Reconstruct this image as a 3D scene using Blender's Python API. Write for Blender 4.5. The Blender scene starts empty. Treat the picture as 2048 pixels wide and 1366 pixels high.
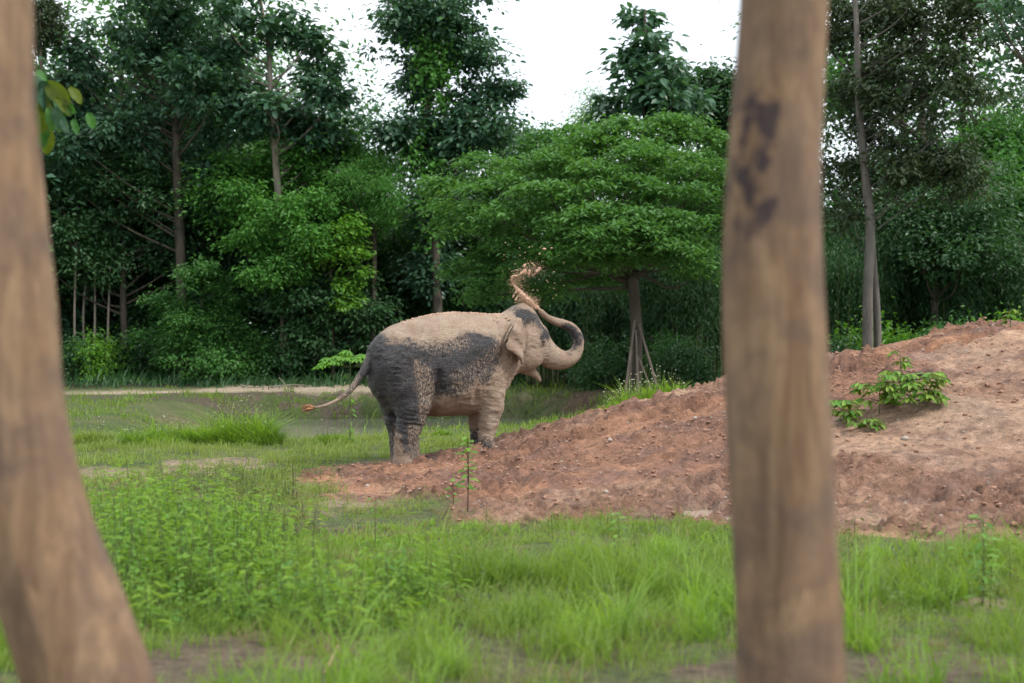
import bpy, math, random
import numpy as np
from mathutils import Vector

# ------------------------------------------------------------------ camera, sky, sun, exposure
S = bpy.context.scene
COL = S.collection
F = 2844.0; HZ = 712.0; EYE = 1.7           # pixels of focal length (2048 wide), horizon row, eye height
cam_d = bpy.data.cameras.new('camera'); cam = bpy.data.objects.new('camera', cam_d); COL.objects.link(cam)
cam.location = (0, 0, EYE); cam.rotation_euler = (math.radians(90), 0, 0)
cam_d.sensor_width = 36; cam_d.lens = 36*F/2048; cam_d.shift_y = (HZ-683)/2048
cam_d.clip_start = .1; cam_d.clip_end = 3000
cam_d.dof.use_dof = True; cam_d.dof.focus_distance = 21.8; cam_d.dof.aperture_fstop = 1.6
S.camera = cam
SUN_EL, SUN_AZ = math.radians(50), math.radians(115)   # azimuth of the sun measured from +Y (away from camera) clockwise
w = bpy.data.worlds.new('World'); S.world = w; w.use_nodes = True
wn = w.node_tree; wn.nodes.clear()
o_ = wn.nodes.new('ShaderNodeOutputWorld'); bg = wn.nodes.new('ShaderNodeBackground'); bg2 = wn.nodes.new('ShaderNodeBackground')
sky = wn.nodes.new('ShaderNodeTexSky'); sky.sky_type = 'NISHITA'; sky.sun_disc = False
sky.sun_elevation = SUN_EL; sky.sun_rotation = SUN_AZ
bg.inputs['Strength'].default_value = .12
tc = wn.nodes.new('ShaderNodeTexCoord'); cl = wn.nodes.new('ShaderNodeTexNoise'); cl.inputs['Scale'].default_value = 2.2; cl.inputs['Detail'].default_value = 5
cr = wn.nodes.new('ShaderNodeValToRGB'); cr.color_ramp.elements[0].position = .3; cr.color_ramp.elements[0].color = (.80, .89, 1, 1)
cr.color_ramp.elements[1].position = .62; cr.color_ramp.elements[1].color = (.97, .985, 1, 1)
bg2.inputs['Strength'].default_value = 1.1
mx = wn.nodes.new('ShaderNodeMixShader'); mx.inputs[0].default_value = .88
L_ = wn.links.new
L_(tc.outputs['Generated'], cl.inputs['Vector']); L_(cl.outputs['Fac'], cr.inputs[0]); L_(cr.outputs[0], bg2.inputs['Color'])
L_(sky.outputs[0], bg.inputs['Color']); L_(bg.outputs[0], mx.inputs[1]); L_(bg2.outputs[0], mx.inputs[2]); L_(mx.outputs[0], o_.inputs[0])
sd = bpy.data.lights.new('sun', 'SUN'); sun = bpy.data.objects.new('sun', sd); COL.objects.link(sun)
sd.energy = 2.3; sd.angle = math.radians(10); sd.color = (1, .95, .87)
sv = Vector((math.sin(SUN_AZ)*math.cos(SUN_EL), math.cos(SUN_AZ)*math.cos(SUN_EL), math.sin(SUN_EL)))
sun.rotation_euler = sv.to_track_quat('Z', 'Y').to_euler(); sun.location = (10, -10, 30)
S.view_settings.view_transform = 'Standard'; S.view_settings.look = 'None'
S.view_settings.exposure = .74; S.view_settings.gamma = 1; S.view_settings.use_curve_mapping = False
S.render.engine = 'CYCLES'
S.cycles.use_denoising = True; S.cycles.max_bounces = 6; S.cycles.diffuse_bounces = 3; S.cycles.glossy_bounces = 2
S.cycles.transmission_bounces = 4; S.cycles.transparent_max_bounces = 6
S.cycles.use_adaptive_sampling = True; S.cycles.adaptive_threshold = .015

rng = np.random.default_rng(7); random.seed(7)

# ------------------------------------------------------------------ numeric helpers
def _h(*a):
    n = np.zeros_like(a[0]); 
    for v, c in zip(a, (374761393, 668265263, 1440662683, 974634777)): n = n + v*c
    n &= 0xffffffff; n = ((n ^ (n >> 13))*1274126177) & 0xffffffff
    return ((n ^ (n >> 16)) & 0xffff)/65535.0
def vn2(x, y, s=0):
    x = np.asarray(x, float); y = np.asarray(y, float)
    ix = np.floor(x).astype(np.int64); iy = np.floor(y).astype(np.int64); fx = x-ix; fy = y-iy
    fx = fx*fx*fx*(fx*(fx*6-15)+10); fy = fy*fy*fy*(fy*(fy*6-15)+10); z = np.full_like(ix, s)
    a = _h(ix, iy, z); b = _h(ix+1, iy, z); c = _h(ix, iy+1, z); d = _h(ix+1, iy+1, z)
    return (a+(b-a)*fx)*(1-fy)+(c+(d-c)*fx)*fy
def fbm2(x, y, o=4, s=0, g=.5):
    r = 0; a = 1; t = 0
    for i in range(o): r = r+a*vn2(x*2**i+i*17.3, y*2**i-i*9.1, s+i); t += a; a *= g
    return r/t
def vn3(x, y, z, s=0):
    ix = np.floor(x).astype(np.int64); iy = np.floor(y).astype(np.int64); iz = np.floor(z).astype(np.int64)
    fx = x-ix; fy = y-iy; fz = z-iz
    fx, fy, fz = [f*f*(3-2*f) for f in (fx, fy, fz)]; q = np.full_like(ix, s); r = 0
    for dx in (0, 1):
        for dy in (0, 1):
            for dz in (0, 1):
                r = r+_h(ix+dx, iy+dy, iz+dz, q)*(fx if dx else 1-fx)*(fy if dy else 1-fy)*(fz if dz else 1-fz)
    return r
def fbm3(x, y, z, o=3, s=0):
    r = 0; a = 1; t = 0
    for i in range(o): r = r+a*vn3(x*2**i+3.7*i, y*2**i, z*2**i-5.1*i, s+i); t += a; a *= .5
    return r/t
def sst(a, b, x):
    t = np.clip((x-a)/(b-a), 0, 1); return t*t*(3-2*t)
def poly_sd(x, y, P):
    """signed distance to a polygon, negative inside"""
    P = np.asarray(P, float); d = np.full(np.shape(x), 1e9); ins = np.zeros(np.shape(x), bool)
    for i in range(len(P)):
        ax, ay = P[i-1]; bx, by = P[i]; ex, ey = bx-ax, by-ay
        t = np.clip(((x-ax)*ex+(y-ay)*ey)/(ex*ex+ey*ey), 0, 1)
        d = np.minimum(d, (x-ax-t*ex)**2+(y-ay-t*ey)**2)
        if ay != by: ins ^= ((ay > y) != (by > y)) & (x < (bx-ax)*(y-ay)/(by-ay)+ax)
    d = np.sqrt(d); return np.where(ins, -d, d)
def W(px, py, Y):                      # a picture position at a chosen distance -> place in the world
    return np.array([(px-1024)/F*Y, Y, EYE+(HZ-py)/F*Y])

# ------------------------------------------------------------------ mesh helpers
def mesh(name, V, faces, smooth=False, attrs=None):
    """faces: one (n,k) array or a list of such arrays"""
    V = np.asarray(V, np.float32).reshape(-1, 3)
    if not isinstance(faces, list): faces = [faces]
    faces = [np.asarray(f, np.int32) for f in faces if len(f)]
    m = bpy.data.meshes.new(name)
    m.vertices.add(len(V)); m.vertices.foreach_set('co', V.ravel())
    loops = np.concatenate([f.ravel() for f in faces]); tot = np.concatenate([np.full(len(f), f.shape[1], np.int32) for f in faces])
    st = np.concatenate([[0], np.cumsum(tot)[:-1]]).astype(np.int32)
    m.loops.add(len(loops)); m.loops.foreach_set('vertex_index', loops)
    m.polygons.add(len(tot)); m.polygons.foreach_set('loop_start', st); m.polygons.foreach_set('loop_total', tot)
    m.polygons.foreach_set('use_smooth', np.full(len(tot), smooth))
    for k, (dom, arr) in (attrs or {}).items():
        arr = np.asarray(arr, np.float32)
        if arr.ndim == 1: a = m.attributes.new(k, 'FLOAT', dom); a.data.foreach_set('value', arr)
        else:
            if arr.shape[1] == 3: arr = np.concatenate([arr, np.ones((len(arr), 1), np.float32)], 1)
            a = m.attributes.new(k, 'FLOAT_COLOR', dom); a.data.foreach_set('color', arr.ravel())
    m.update(calc_edges=True)
    return m
def link(name, m, mat=None, parent=None, loc=None, label=None, cat=None, group=None, kind=None):
    o = bpy.data.objects.new(name, m); COL.objects.link(o)
    if mat is not None and m is not None and not m.materials: m.materials.append(mat)
    if parent is not None: o.parent = parent
    if loc is not None: o.location = loc
    if label: o['label'] = label
    if cat: o['category'] = cat
    if group: o['group'] = group
    if kind: o['kind'] = kind
    return o
def thing(name, label, cat, loc=(0, 0, 0), rz=0, group=None):
    o = link(name, None, loc=loc, label=label, cat=cat, group=group); o.rotation_euler = (0, 0, rz); return o
def dup(root, loc, rz=0, sc=1, label=None):
    r = root.copy(); COL.objects.link(r); r.location = loc; r.rotation_euler = (0, 0, rz); r.scale = (sc,)*3 if np.isscalar(sc) else sc
    if label: r['label'] = label
    for ch in list(root.children):
        c = ch.copy(); COL.objects.link(c); c.parent = r
    return r
class MB:                              # collects pieces into one mesh
    def __init__(s): s.v = []; s.f = {}; s.n = 0; s.a = {}
    def add(s, V, Fc, **at):
        V = np.asarray(V, float).reshape(-1, 3); Fc = np.asarray(Fc)
        s.v.append(V); s.f.setdefault(Fc.shape[1], []).append(Fc+s.n); s.n += len(V)
        return s
    def mesh(s, name, smooth=False, attrs=None):
        return mesh(name, np.concatenate(s.v), [np.concatenate(x) for x in s.f.values()], smooth, attrs)
def tube(P, R, n=8, cap=True, wob=0, seed=0):
    P = np.asarray(P, float); R = np.asarray(R, float); T = np.gradient(P, axis=0); T /= np.linalg.norm(T, axis=1)[:, None]+1e-9
    up = np.array([0, 1., 0]) if abs(T[0][1]) < .9 else np.array([1., 0, 0])
    V = []; a = np.linspace(0, 2*np.pi, n, endpoint=False)
    for i in range(len(P)):
        u = np.cross(T[i], up); u /= np.linalg.norm(u)+1e-9; v = np.cross(u, T[i]); up = v
        r = R[i]
        if wob: r = r*(1+wob*(vn2(np.cos(a)*1.7+9, np.sin(a)*1.7+i*.23+seed, seed)-.5))[:, None]
        V.append(P[i]+r*(np.cos(a)[:, None]*u+np.sin(a)[:, None]*v))
    V = np.concatenate(V); k = len(P); Fc = []
    i, j = np.meshgrid(np.arange(k-1), np.arange(n), indexing='ij'); j2 = (j+1) % n
    Fc = np.stack([i*n+j, i*n+j2, (i+1)*n+j2, (i+1)*n+j], -1).reshape(-1, 4)
    if cap:                             # end fans as quads-with-centre would crease; close with two centre fans
        V = np.concatenate([V, P[:1], P[-1:]]); b = k*n; jj = np.arange(n); j2 = (jj+1) % n
        T3 = np.concatenate([np.stack([np.full(n, b), j2, jj], 1), np.stack([np.full(n, b+1), (k-1)*n+jj, (k-1)*n+j2], 1)])
        return V, Fc, T3
    return V, Fc, np.zeros((0, 3), int)
def add_tube(mb, P, R, n=8, **k):
    V, Q, T3 = tube(P, R, n, **k); base = mb.n; mb.add(V, Q)
    if len(T3): mb.f.setdefault(3, []).append(T3+base)
def spline(P, k=6):                    # Catmull-Rom through rows of numbers
    P = np.asarray(P, float); Q = np.concatenate([[2*P[0]-P[1]], P, [2*P[-1]-P[-2]]]); out = []
    for i in range(1, len(Q)-2):
        for t in np.linspace(0, 1, k, endpoint=False):
            a, b, c, d = Q[i-1], Q[i], Q[i+1], Q[i+2]
            out.append(.5*((2*b)+(-a+c)*t+(2*a-5*b+4*c-d)*t*t+(-a+3*b-3*c+d)*t**3))
    out.append(P[-1]); return np.array(out)
# leaf templates: u along, v across, w up
SHAPES = {
 'rhomb': (np.array([[0, 0, 0], [.45, -.5, .06], [1, 0, -.08], [.45, .5, .06]]), np.array([[0, 1, 2], [0, 2, 3]])),
 'oval': (np.array([[0, 0, 0], [.28, -.42, .07], [.68, -.40, .02], [1, 0, -.16], [.68, .40, .02], [.28, .42, .07], [.5, 0, -.04]]),
          np.array([[0, 1, 6], [1, 2, 6], [2, 3, 6], [3, 4, 6], [4, 5, 6], [5, 0, 6]])),
 'blade': (np.array([[0, -.5, 0], [0, .5, 0], [.55, .38, .05], [.55, -.38, .05], [1, 0, -.12]]), None),
}
def leaves(P, D, Nn, Ln, Wd, shape='rhomb'):
    """P base points, D directions, Nn approximate normals, lengths, widths -> verts, faces"""
    T, Fc = SHAPES[shape]
    D = D/(np.linalg.norm(D, axis=1)[:, None]+1e-9); B = np.cross(Nn, D); B /= np.linalg.norm(B, axis=1)[:, None]+1e-9; N2 = np.cross(D, B)
    V = P[:, None]+T[None, :, :1]*(D*Ln[:, None])[:, None]+T[None, :, 1:2]*(B*Wd[:, None])[:, None]+T[None, :, 2:]*(N2*Ln[:, None])[:, None]
    n = len(P); k = len(T); FF = (Fc[None]+(np.arange(n)*k)[:, None, None]).reshape(-1, 3)
    return V.reshape(-1, 3), FF, np.repeat(rng.random(n), len(Fc))
def blades(P, H, lean, wd, seg=3):
    """grass blades as bent tapering strips"""
    n = len(P); az = rng.random(n)*2*np.pi; d = np.stack([np.cos(az), np.sin(az), 0*az], 1)
    s = np.stack([-np.sin(az+.6), np.cos(az+.6), 0*az], 1); V = []
    for i in range(seg+1):
        t = i/seg; c = P+np.array([0, 0, 1])*(H*(t-.25*lean*t*t))[:, None]+d*(H*lean*t**1.8)[:, None]
        if i < seg: ww = (wd*(1-.75*t**1.5))[:, None]*.5; V += [c-s*ww, c+s*ww]
        else: V += [c]
    V = np.stack(V, 1); k = V.shape[1]; b = (np.arange(n)*k)[:, None]
    Q = np.concatenate([b+np.array([[2*i, 2*i+1, 2*i+3, 2*i+2]]) for i in range(seg-1)]); T3 = b+np.array([[2*seg-2, 2*seg-1, 2*seg]])
    r = rng.random(n); return V.reshape(-1, 3), Q, T3, np.concatenate([np.tile(r, seg-1), r])

# ------------------------------------------------------------------ materials
def mat(name, fn):
    m = bpy.data.materials.new(name); m.use_nodes = True; t = m.node_tree; t.nodes.clear()
    out = t.nodes.new('ShaderNodeOutputMaterial'); fn(t, out, N(t)); return m
class N:
    def __init__(s, t): s.t = t
    def __call__(s, typ, **k):
        n = s.t.nodes.new('ShaderNode'+typ)
        for a, v in k.items():
            if a.startswith('i_'):
                key = a[2:].replace('_', ' ')
                n.inputs[int(key) if key.isdigit() else key].default_value = v
            else: setattr(n, a, v)
        return n
    def link(s, a, b): s.t.links.new(a, b)
    def noise(s, sc, det=4, vec=None, rough=.55, dist=0):
        n = s('TexNoise'); n.inputs['Scale'].default_value = sc; n.inputs['Detail'].default_value = det; n.inputs['Roughness'].default_value = rough; n.inputs['Distortion'].default_value = dist
        if vec is not None: s.link(vec, n.inputs['Vector'])
        return n.outputs['Fac']
    def ramp(s, fac, stops):
        r = s('ValToRGB'); e = r.color_ramp.elements
        while len(e) < len(stops): e.new(.5)
        for q, (p, c) in zip(e, stops): q.position = p; q.color = (*c, 1) if not np.isscalar(c) else (c, c, c, 1)
        s.link(fac, r.inputs[0]); return r.outputs[0]
    def math(s, op, a, b=None, clamp=False):
        m = s('Math', operation=op, use_clamp=clamp)
        for i, v in enumerate((a, b)):
            if v is None: continue
            if isinstance(v, (int, float)): m.inputs[i].default_value = v
            else: s.link(v, m.inputs[i])
        return m.outputs[0]
    def mix(s, fac, a, b, mode='MIX'):
        m = s('Mix', data_type='RGBA', blend_type=mode)
        for i, v in ((0, fac), (6, a), (7, b)):
            if isinstance(v, (int, float)): m.inputs[i].default_value = v
            elif isinstance(v, tuple): m.inputs[i].default_value = (*v, 1)
            else: s.link(v, m.inputs[i])
        return m.outputs[2]
    def attr(s, name): return s('Attribute', attribute_name=name)
def foliage(name, c0, c1, trans=.35, rough=.5, spec=.35, tcol=None, patch=.35):
    def fn(t, out, n):
        a = n.attr('rnd'); g = n('NewGeometry')
        big = n.noise(patch, 3, g.outputs['Position'])
        f = n.math('ADD', n.math('MULTIPLY', a.outputs['Fac'], .65), n.math('MULTIPLY', big, .9)); f = n.math('SUBTRACT', f, .25, True)
        col = n.mix(f, c0, c1)
        p = n('BsdfPrincipled', i_Roughness=rough); n.link(col, p.inputs['Base Color']); p.inputs['Specular IOR Level'].default_value = spec
        tr = n('BsdfTranslucent'); tc_ = n.mix(1.0, col, tcol or (1.25, 1.25, .55), 'MULTIPLY'); n.link(tc_, tr.inputs[0])
        m = n('MixShader'); m.inputs[0].default_value = trans; n.link(p.outputs[0], m.inputs[1]); n.link(tr.outputs[0], m.inputs[2]); n.link(m.outputs[0], out.inputs[0])
    return mat(name, fn)
def simple(name, c0, c1, sc=6, rough=.8, bump=.3, stretch=None, detail=6):
    def fn(t, out, n):
        tcn = n('TexCoord'); mp = n('Mapping'); n.link(tcn.outputs['Object'], mp.inputs[0])
        if stretch: mp.inputs['Scale'].default_value = stretch
        f = n.noise(sc, detail, mp.outputs[0], .65); col = n.ramp(f, [(.3, c0), (.7, c1)])
        p = n('BsdfPrincipled', i_Roughness=rough); n.link(col, p.inputs['Base Color']); p.inputs['Specular IOR Level'].default_value = .25
        b = n('Bump', i_Strength=bump); b.inputs['Distance'].default_value = .03; n.link(f, b.inputs['Height']); n.link(b.outputs[0], p.inputs['Normal']); n.link(p.outputs[0], out.inputs[0])
    return mat(name, fn)

M_teak = foliage('teak_leaf', (.026, .085, .048), (.075, .165, .090), .32, .40, .5)
M_dark = foliage('dark_leaf', (.020, .068, .028), (.062, .150, .052), .34, .45, .45)
M_mid = foliage('mid_leaf', (.030, .110, .028), (.090, .235, .050), .4, .45, .4)
M_bright = foliage('bright_leaf', (.065, .195, .022), (.17, .36, .045), .45, .45, .35)
M_rain = foliage('rain_tree_leaf', (.046, .132, .036), (.115, .255, .064), .4, .55, .25)
M_olive = foliage('olive_leaf', (.024, .048, .024), (.068, .100, .046), .25, .5, .3)
M_grass = foliage('grass_blade', (.090, .180, .026), (.25, .35, .075), .5, .5, .3, patch=.8)
M_grass2 = foliage('pale_grass_blade', (.12, .20, .045), (.29, .35, .11), .45, .6, .2, patch=.8)
M_weed = foliage('weed_leaf', (.050, .150, .020), (.19, .35, .050), .4, .5, .35, patch=1.2)
M_straw = foliage('dry_grass_blade', (.16, .12, .06), (.32, .26, .14), .3, .7, .2)
M_tuft = foliage('tuft_blade', (.105, .22, .03), (.26, .40, .070), .5, .5, .3, patch=1.5)
M_vine = foliage('vine_leaf', (.045, .150, .026), (.11, .29, .055), .4, .5, .35)
M_yel = foliage('yellow_leaf', (.06, .10, .012), (.13, .17, .022), .45, .5, .3, patch=3)
M_barkd = simple('dark_bark', (.035, .028, .022), (.10, .085, .065), 5, .9, .6, (1, 1, .25))
M_barkp = simple('pale_bark', (.12, .10, .08), (.26, .23, .19), 5, .9, .5, (1, 1, .25))
M_barkg = simple('grey_bark', (.07, .062, .055), (.16, .145, .125), 5, .9, .5, (1, 1, .25))
M_culm = simple('bamboo_culm', (.06, .075, .03), (.14, .15, .07), 3, .6, .1)
M_stake = simple('weathered_pole', (.12, .095, .075), (.24, .20, .17), 8, .9, .4, (1, 1, .2))
M_stem = simple('green_stem', (.07, .10, .03), (.14, .17, .06), 9, .6, .1)
M_dry = simple('dry_stem', (.05, .03, .02), (.10, .065, .045), 9, .9, .2)
M_stone = simple('stone', (.24, .20, .17), (.42, .37, .32), 9, .9, .4)
M_seed = simple('seed_head', (.30, .32, .20), (.5, .5, .38), 9, .9, .2)
M_clod = simple('clod', (.21, .115, .078), (.34, .20, .14), 14, .85, .4)
M_sand = simple('wet_sand_mud', (.34, .21, .14), (.5, .33, .23), 30, .6, .4)

# ------------------------------------------------------------------ terrain
CX = [-6, -2.6, -1.62, -.4, .59, 1.36, 2.13, 2.91, 3.3, 4.84, 5.6, 6.4, 7.16, 7.92, 10, 14, 18]
CH = [0, .01, .06, .24, .47, .72, .95, 1.13, 1.21, 1.62, 1.76, 1.95, 2.09, 2.15, 2.3, 2.0, .5]
MUD = [(-2.63, 19.6), (-2.45, 21.6), (-2.0, 22.6), (-1.2, 23.2), (-.2, 23.4), (.8, 24), (3, 26), (8, 29), (16, 31), (18, 12), (9, 12.6), (4.7, 13.1), (3.2, 13.3), (2.1, 13.9),
       (.9, 14.5), (-.12, 14.1), (-.66, 15.2), (-1.03, 16.6), (-1.9, 16.9), (-2.4, 17.7)]
def gp(px, py, rx, ry): # a patch of ground given by its place in the picture (ground level)
    Y = EYE*F/(py-HZ); return ((px-1024)/F*Y, Y, rx/F*Y, ry*Y*Y/(EYE*F))
PATCH = [gp(430, 930, 100, 14), (*gp(230, 945, 120, 9),), gp(345, 1005, 45, 35), gp(400, 1305, 120, 26), gp(1150, 1140, 80, 12), gp(2000, 1215, 70, 22),
         gp(1800, 1335, 160, 25), gp(1500, 1345, 160, 18), gp(700, 1010, 80, 16), gp(160, 775, 30, 4), gp(600, 1330, 130, 18), gp(300, 1340, 120, 40)]
HOLE = [gp(555, 1062, 85, 16), gp(700, 1058, 40, 10)]
def mud_mask(x, y):
    d = poly_sd(x, y, MUD)+(fbm2(x*1.3, y*1.3, 4, 5)-.5)*1.3*sst(10, 16, y+0*x)
    return 1-sst(-.25, .25, d)
def patch_mask(x, y, L):
    m = 0*x
    for cx, cy, rx, ry in L:
        q = np.sqrt(((x-cx)/rx)**2+((y-cy)/ry)**2)+(fbm2(x*3, y*1.6, 3, 21)-.5)*1.6+(fbm2(x*9, y*7, 2, 22)-.5)*.9; m = np.maximum(m, 1-sst(.55, 1.25, q))
    return m
def pond_sd(x, y):
    yn = np.interp(x, [-14, -8, -4, -1, 1, 3, 5], [30, 29, 29, 33.5, 36.5, 38.5, 39]); yf = np.interp(x, [-12, -9, -3, 0, 1.5, 3, 5], [43, 45.3, 46, 46, 44.5, 41.5, 39.5])
    return yn, yf
def gz(x, y, detail=True):
    x = np.asarray(x, float); y = np.asarray(y, float)
    H = np.interp(x, CX, CH); Y0 = np.interp(x, [-2.6, -1, 0, 1, 3.2, 5, 8, 12], [18.2, 16.8, 15.2, 15.2, 14.2, 13.6, 13.1, 12.6])
    t = np.clip((y-Y0)/(21.2-Y0), 0, 1); s = .45*t*t*(3-2*t)+.55*t
    back = 1-sst(23.2, 28.5+np.clip(x, 0, 8)*.3, y)
    z = H*s*back
    # gullies and terraces on the heap
    z = z+H*.10*(fbm2(x*.9+.5*y, y*.55, 3, 31)-.5)*sst(0, .5, t)*back*sst(.4, 1.2, H)*(1-sst(20, 21.3, y))
    far = sst(34, 44, y)
    yn, yf = pond_sd(x, y)
    ends = sst(-10.5, -7., x)*(1-sst(2.5, 5.2, x))
    dn = sst(0, 3.2, y-yn); df = 1-sst(-2.5, 4.6, y-yf)
    basin = ends*dn*df
    plat = .42+.055*np.clip(y-49.5, 0, 5)+.012*np.clip(y-54, 0, 400)+.25*sst(0, 6, x)
    land = plat*sst(-.6, 1, (y-(yf+1.2))/4.0)
    land = np.where(ends > 0, land*ends+(1-ends)*plat*sst(31, 47, y), plat*sst(31, 47, y))
    z = z+land-basin*1.25*(1-land/.75*.6)
    z = z+.22*sst(0, 3, x)*sst(25, 30, y)*(1-sst(34, 40, y))
    if detail:
        m = mud_mask(x, y)
        z = z+(fbm2(x*.7, y*.7, 3, 3)-.5)*.12*(1-.6*m)*(1-.7*sst(19, 21, y)*(1-sst(23, 24, y))*sst(-3, -2, x)*(1-sst(0, 1, x)))
        z = z+(fbm2(x*4, y*4, 3, 11)-.5)*.03*(1-m)
        z = z-.16*patch_mask(x, y, HOLE)
        bankl = sst(0, 1, (y-yf)/1.5)*(1-sst(3.5, 5, y-yf))*ends
        z = z+(fbm2(x*2.2, y*2.2, 4, 77)-.5)*.7*bankl
        rg = 1-np.abs(fbm2(x*2.6, y*2.6, 3, 41)*2-1)*2.2
        wet = sst(.42, .62, fbm2(x*.8+4, y*.8, 3, 51))
        crest = np.exp(-((y-21.3)/1.2)**2)*.5
        foot = np.exp(-((y-15.6-.0*x)/1.3)**2)*.9
        rough = np.clip(.10+.95*wet+crest+foot, 0, 1.4)*(1-.55*sst(3.2, 4.6, x)*sst(14.8, 16.2, y)*(1-sst(19.3, 20.6, y)))*(1-.4*sst(-.2, .8, x)*(1-sst(3.2, 4.6, x))*sst(16.3, 17.2, y)*(1-sst(19.2, 20.3, y)))
        wx = x+.3*(vn2(x*2.1, y*2.1, 95)-.5); wy = y+.4*(vn2(x*1.9, y*1.9, 96)-.5)
        cl_ = np.maximum(rg, 0)*.075+(fbm2(wx*10, wy*10, 3, 61, .75)-.5)*.19+np.clip(vn2(wx*8.3, wy*7.3, 91)-.5, 0, .25)*.16-np.clip(vn2(wx*4.7, wy*5.1, 97)-.58, 0, 1)*.34
        cl_ = cl_-.045*sst(.45, .5, 1-np.abs(vn2(x*.9+y*.45, y*.35, 99)*2-1)*1.2)*sst(2.6, 4, x)
        for q, yc in enumerate((20.9, 20.25, 15.9)):
            yy_ = y-yc-.5*(vn2(x*.6, 0*x+q*7.7, 88)-.5); cl_ = cl_-(.13*np.exp(-(yy_/.10)**2)-.07*np.exp(-((np.abs(yy_)-.2)/.09)**2))*sst(.35, .6, vn2(x*1.1, 0*x+q*3.1, 89))
        nearf = 1-.75*np.exp(-(((x+1.0)/1.2)**2+((y-22)/1.0)**2)**2)
        z = z+m*rough*nearf*cl_-.045*np.exp(-(((x+1.0)/1.3)**2+((y-22)/1.1)**2)**2)
        pm = patch_mask(x, y, PUD)
        z = z*(1-pm)+pm*(PUDZ-.05)
    return z
PUD = [(1.98, 15.1, .42, .42), (2.35, 14.7, .25, .25)]; PUDZ = .03
def ax(*seg):
    out = [seg[0][0]]
    for a, b, h in seg: n = max(1, int(round((b-a)/h))); out += list(np.linspace(a, b, n+1)[1:])
    return np.array(out)
gx = ax((-900, -100, 100), (-100, -24, 6), (-24, -9, .5), (-9, -5, .14), (-5, 9.6, .048), (9.6, 24, .5), (24, 100, 6), (100, 900, 100))
gy = ax((-300, -20, 40), (-20, 4, 2), (4, 12.6, .11), (12.6, 23.6, .048), (23.6, 34, .12), (34, 60, .2), (60, 100, 2), (100, 1500, 100))
GX, GY = np.meshgrid(gx, gy); GZ = gz(GX, GY)
nx_, ny_ = len(gx), len(gy)
m_ = mud_mask(GX, GY); pt = patch_mask(GX, GY, PATCH); hl = patch_mask(GX, GY, HOLE); pd = patch_mask(GX, GY, PUD)
yn_, yf_ = pond_sd(GX, GY)
def mixc(a, b, t): return a+(np.asarray(b)-a)*t[..., None]
n1 = fbm2(GX*1.7, GY*1.7, 5, 100); n2 = fbm2(GX*.45, GY*.45, 4, 120); n3 = fbm2(GX*6, GY*6, 3, 130)
c = np.zeros(GX.shape+(3,))+np.array([.095, .125, .042])
c = mixc(c, [.15, .13, .07], sst(.45, .65, n1)*.8); c = mixc(c, [.06, .10, .025], sst(.5, .7, n2)*.7)
c = mixc(c, [.30, .225, .155], pt*sst(.25, .5, n1+.2)); c = mixc(c, [.13, .095, .065], pt*(GY < 9.5)*.85); c = mixc(c, [.05, .035, .028], hl)
mudc = np.zeros_like(c)+np.array([.325, .178, .110]); mudc = mixc(mudc, [.24, .130, .092], sst(.42, .60, n1)*.9); mudc = mixc(mudc, [.42, .285, .200], sst(.48, .6, n2)*.85)
mudc = mixc(mudc, [.27, .20, .155], sst(.5, .75, fbm2(GX*1.1+GY*.6, GY*.5, 4, 140))*sst(3, 7, GX)*.8)
fresh = np.clip(sst(.42, .6, fbm2(GX*.8+4, GY*.8, 3, 51))*.8+.8*np.exp(-((GY-21.4)/1.1)**2)*sst(.3, .5, n1)+.9*np.exp(-((GY-15.4)/1.2)**2), 0, 1)*sst(.3, .6, .35+.6*n3)
mudc = mudc*np.array([1.18, 1.12, 1.07]); mudc = mixc(mudc, [.215, .112, .076], fresh*.8)
mudc = mixc(mudc, [.17, .09, .062], sst(.5, .7, n3)*sst(.35, .55, n1)*.6)
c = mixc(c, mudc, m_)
c = mixc(c, [.30, .24, .19], np.clip(pd, 0, 1)*.6)
path = np.exp(-((GY-(yf_+6.0+.3*np.sin(GX*.5)))/1.7)**4)*(1-sst(-3.5, -1.5, GX))*sst(-17, -13.5, GX)*sst(.2, .5, n1+.15)
bank = (GY > yn_-1)*(GY < yf_+5)*sst(-20, -17, GX)*(1-sst(3, 6, GX))
c = mixc(c, [.10, .078, .058], bank*sst(.42, .52, n1)*(GY > yf_-1)*.95*(1-.85*sst(-3.5, -1.5, GX))); c = mixc(c, [.06, .085, .025], bank*sst(.5, .6, 1-n1)*.8*(GY > yf_-1))
earth = sst(1.2, 2.4, GX+.5*(n1-.5))*(1-sst(8, 12, GX))*sst(36, 38, GY)*(1-sst(46, 50, GY)); c = mixc(c, [.15, .10, .07], earth*sst(.3, .5, n1))
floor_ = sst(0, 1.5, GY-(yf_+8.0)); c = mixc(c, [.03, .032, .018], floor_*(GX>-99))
c = mixc(c, [.42, .34, .25], np.clip(path*1.2, 0, 1))
wet = np.clip(m_*sst(.5, .7, n1)*.5+pd*.7+hl*.5, 0, 1)
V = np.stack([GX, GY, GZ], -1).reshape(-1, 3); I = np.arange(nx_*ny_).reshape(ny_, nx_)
Q = np.stack([I[:-1, :-1], I[:-1, 1:], I[1:, 1:], I[1:, :-1]], -1)
mc = (m_[:-1, :-1]+m_[1:, 1:])/2 > .5; pc = ((path[:-1, :-1]+path[1:, 1:])/2 > .3) & ~mc
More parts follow.
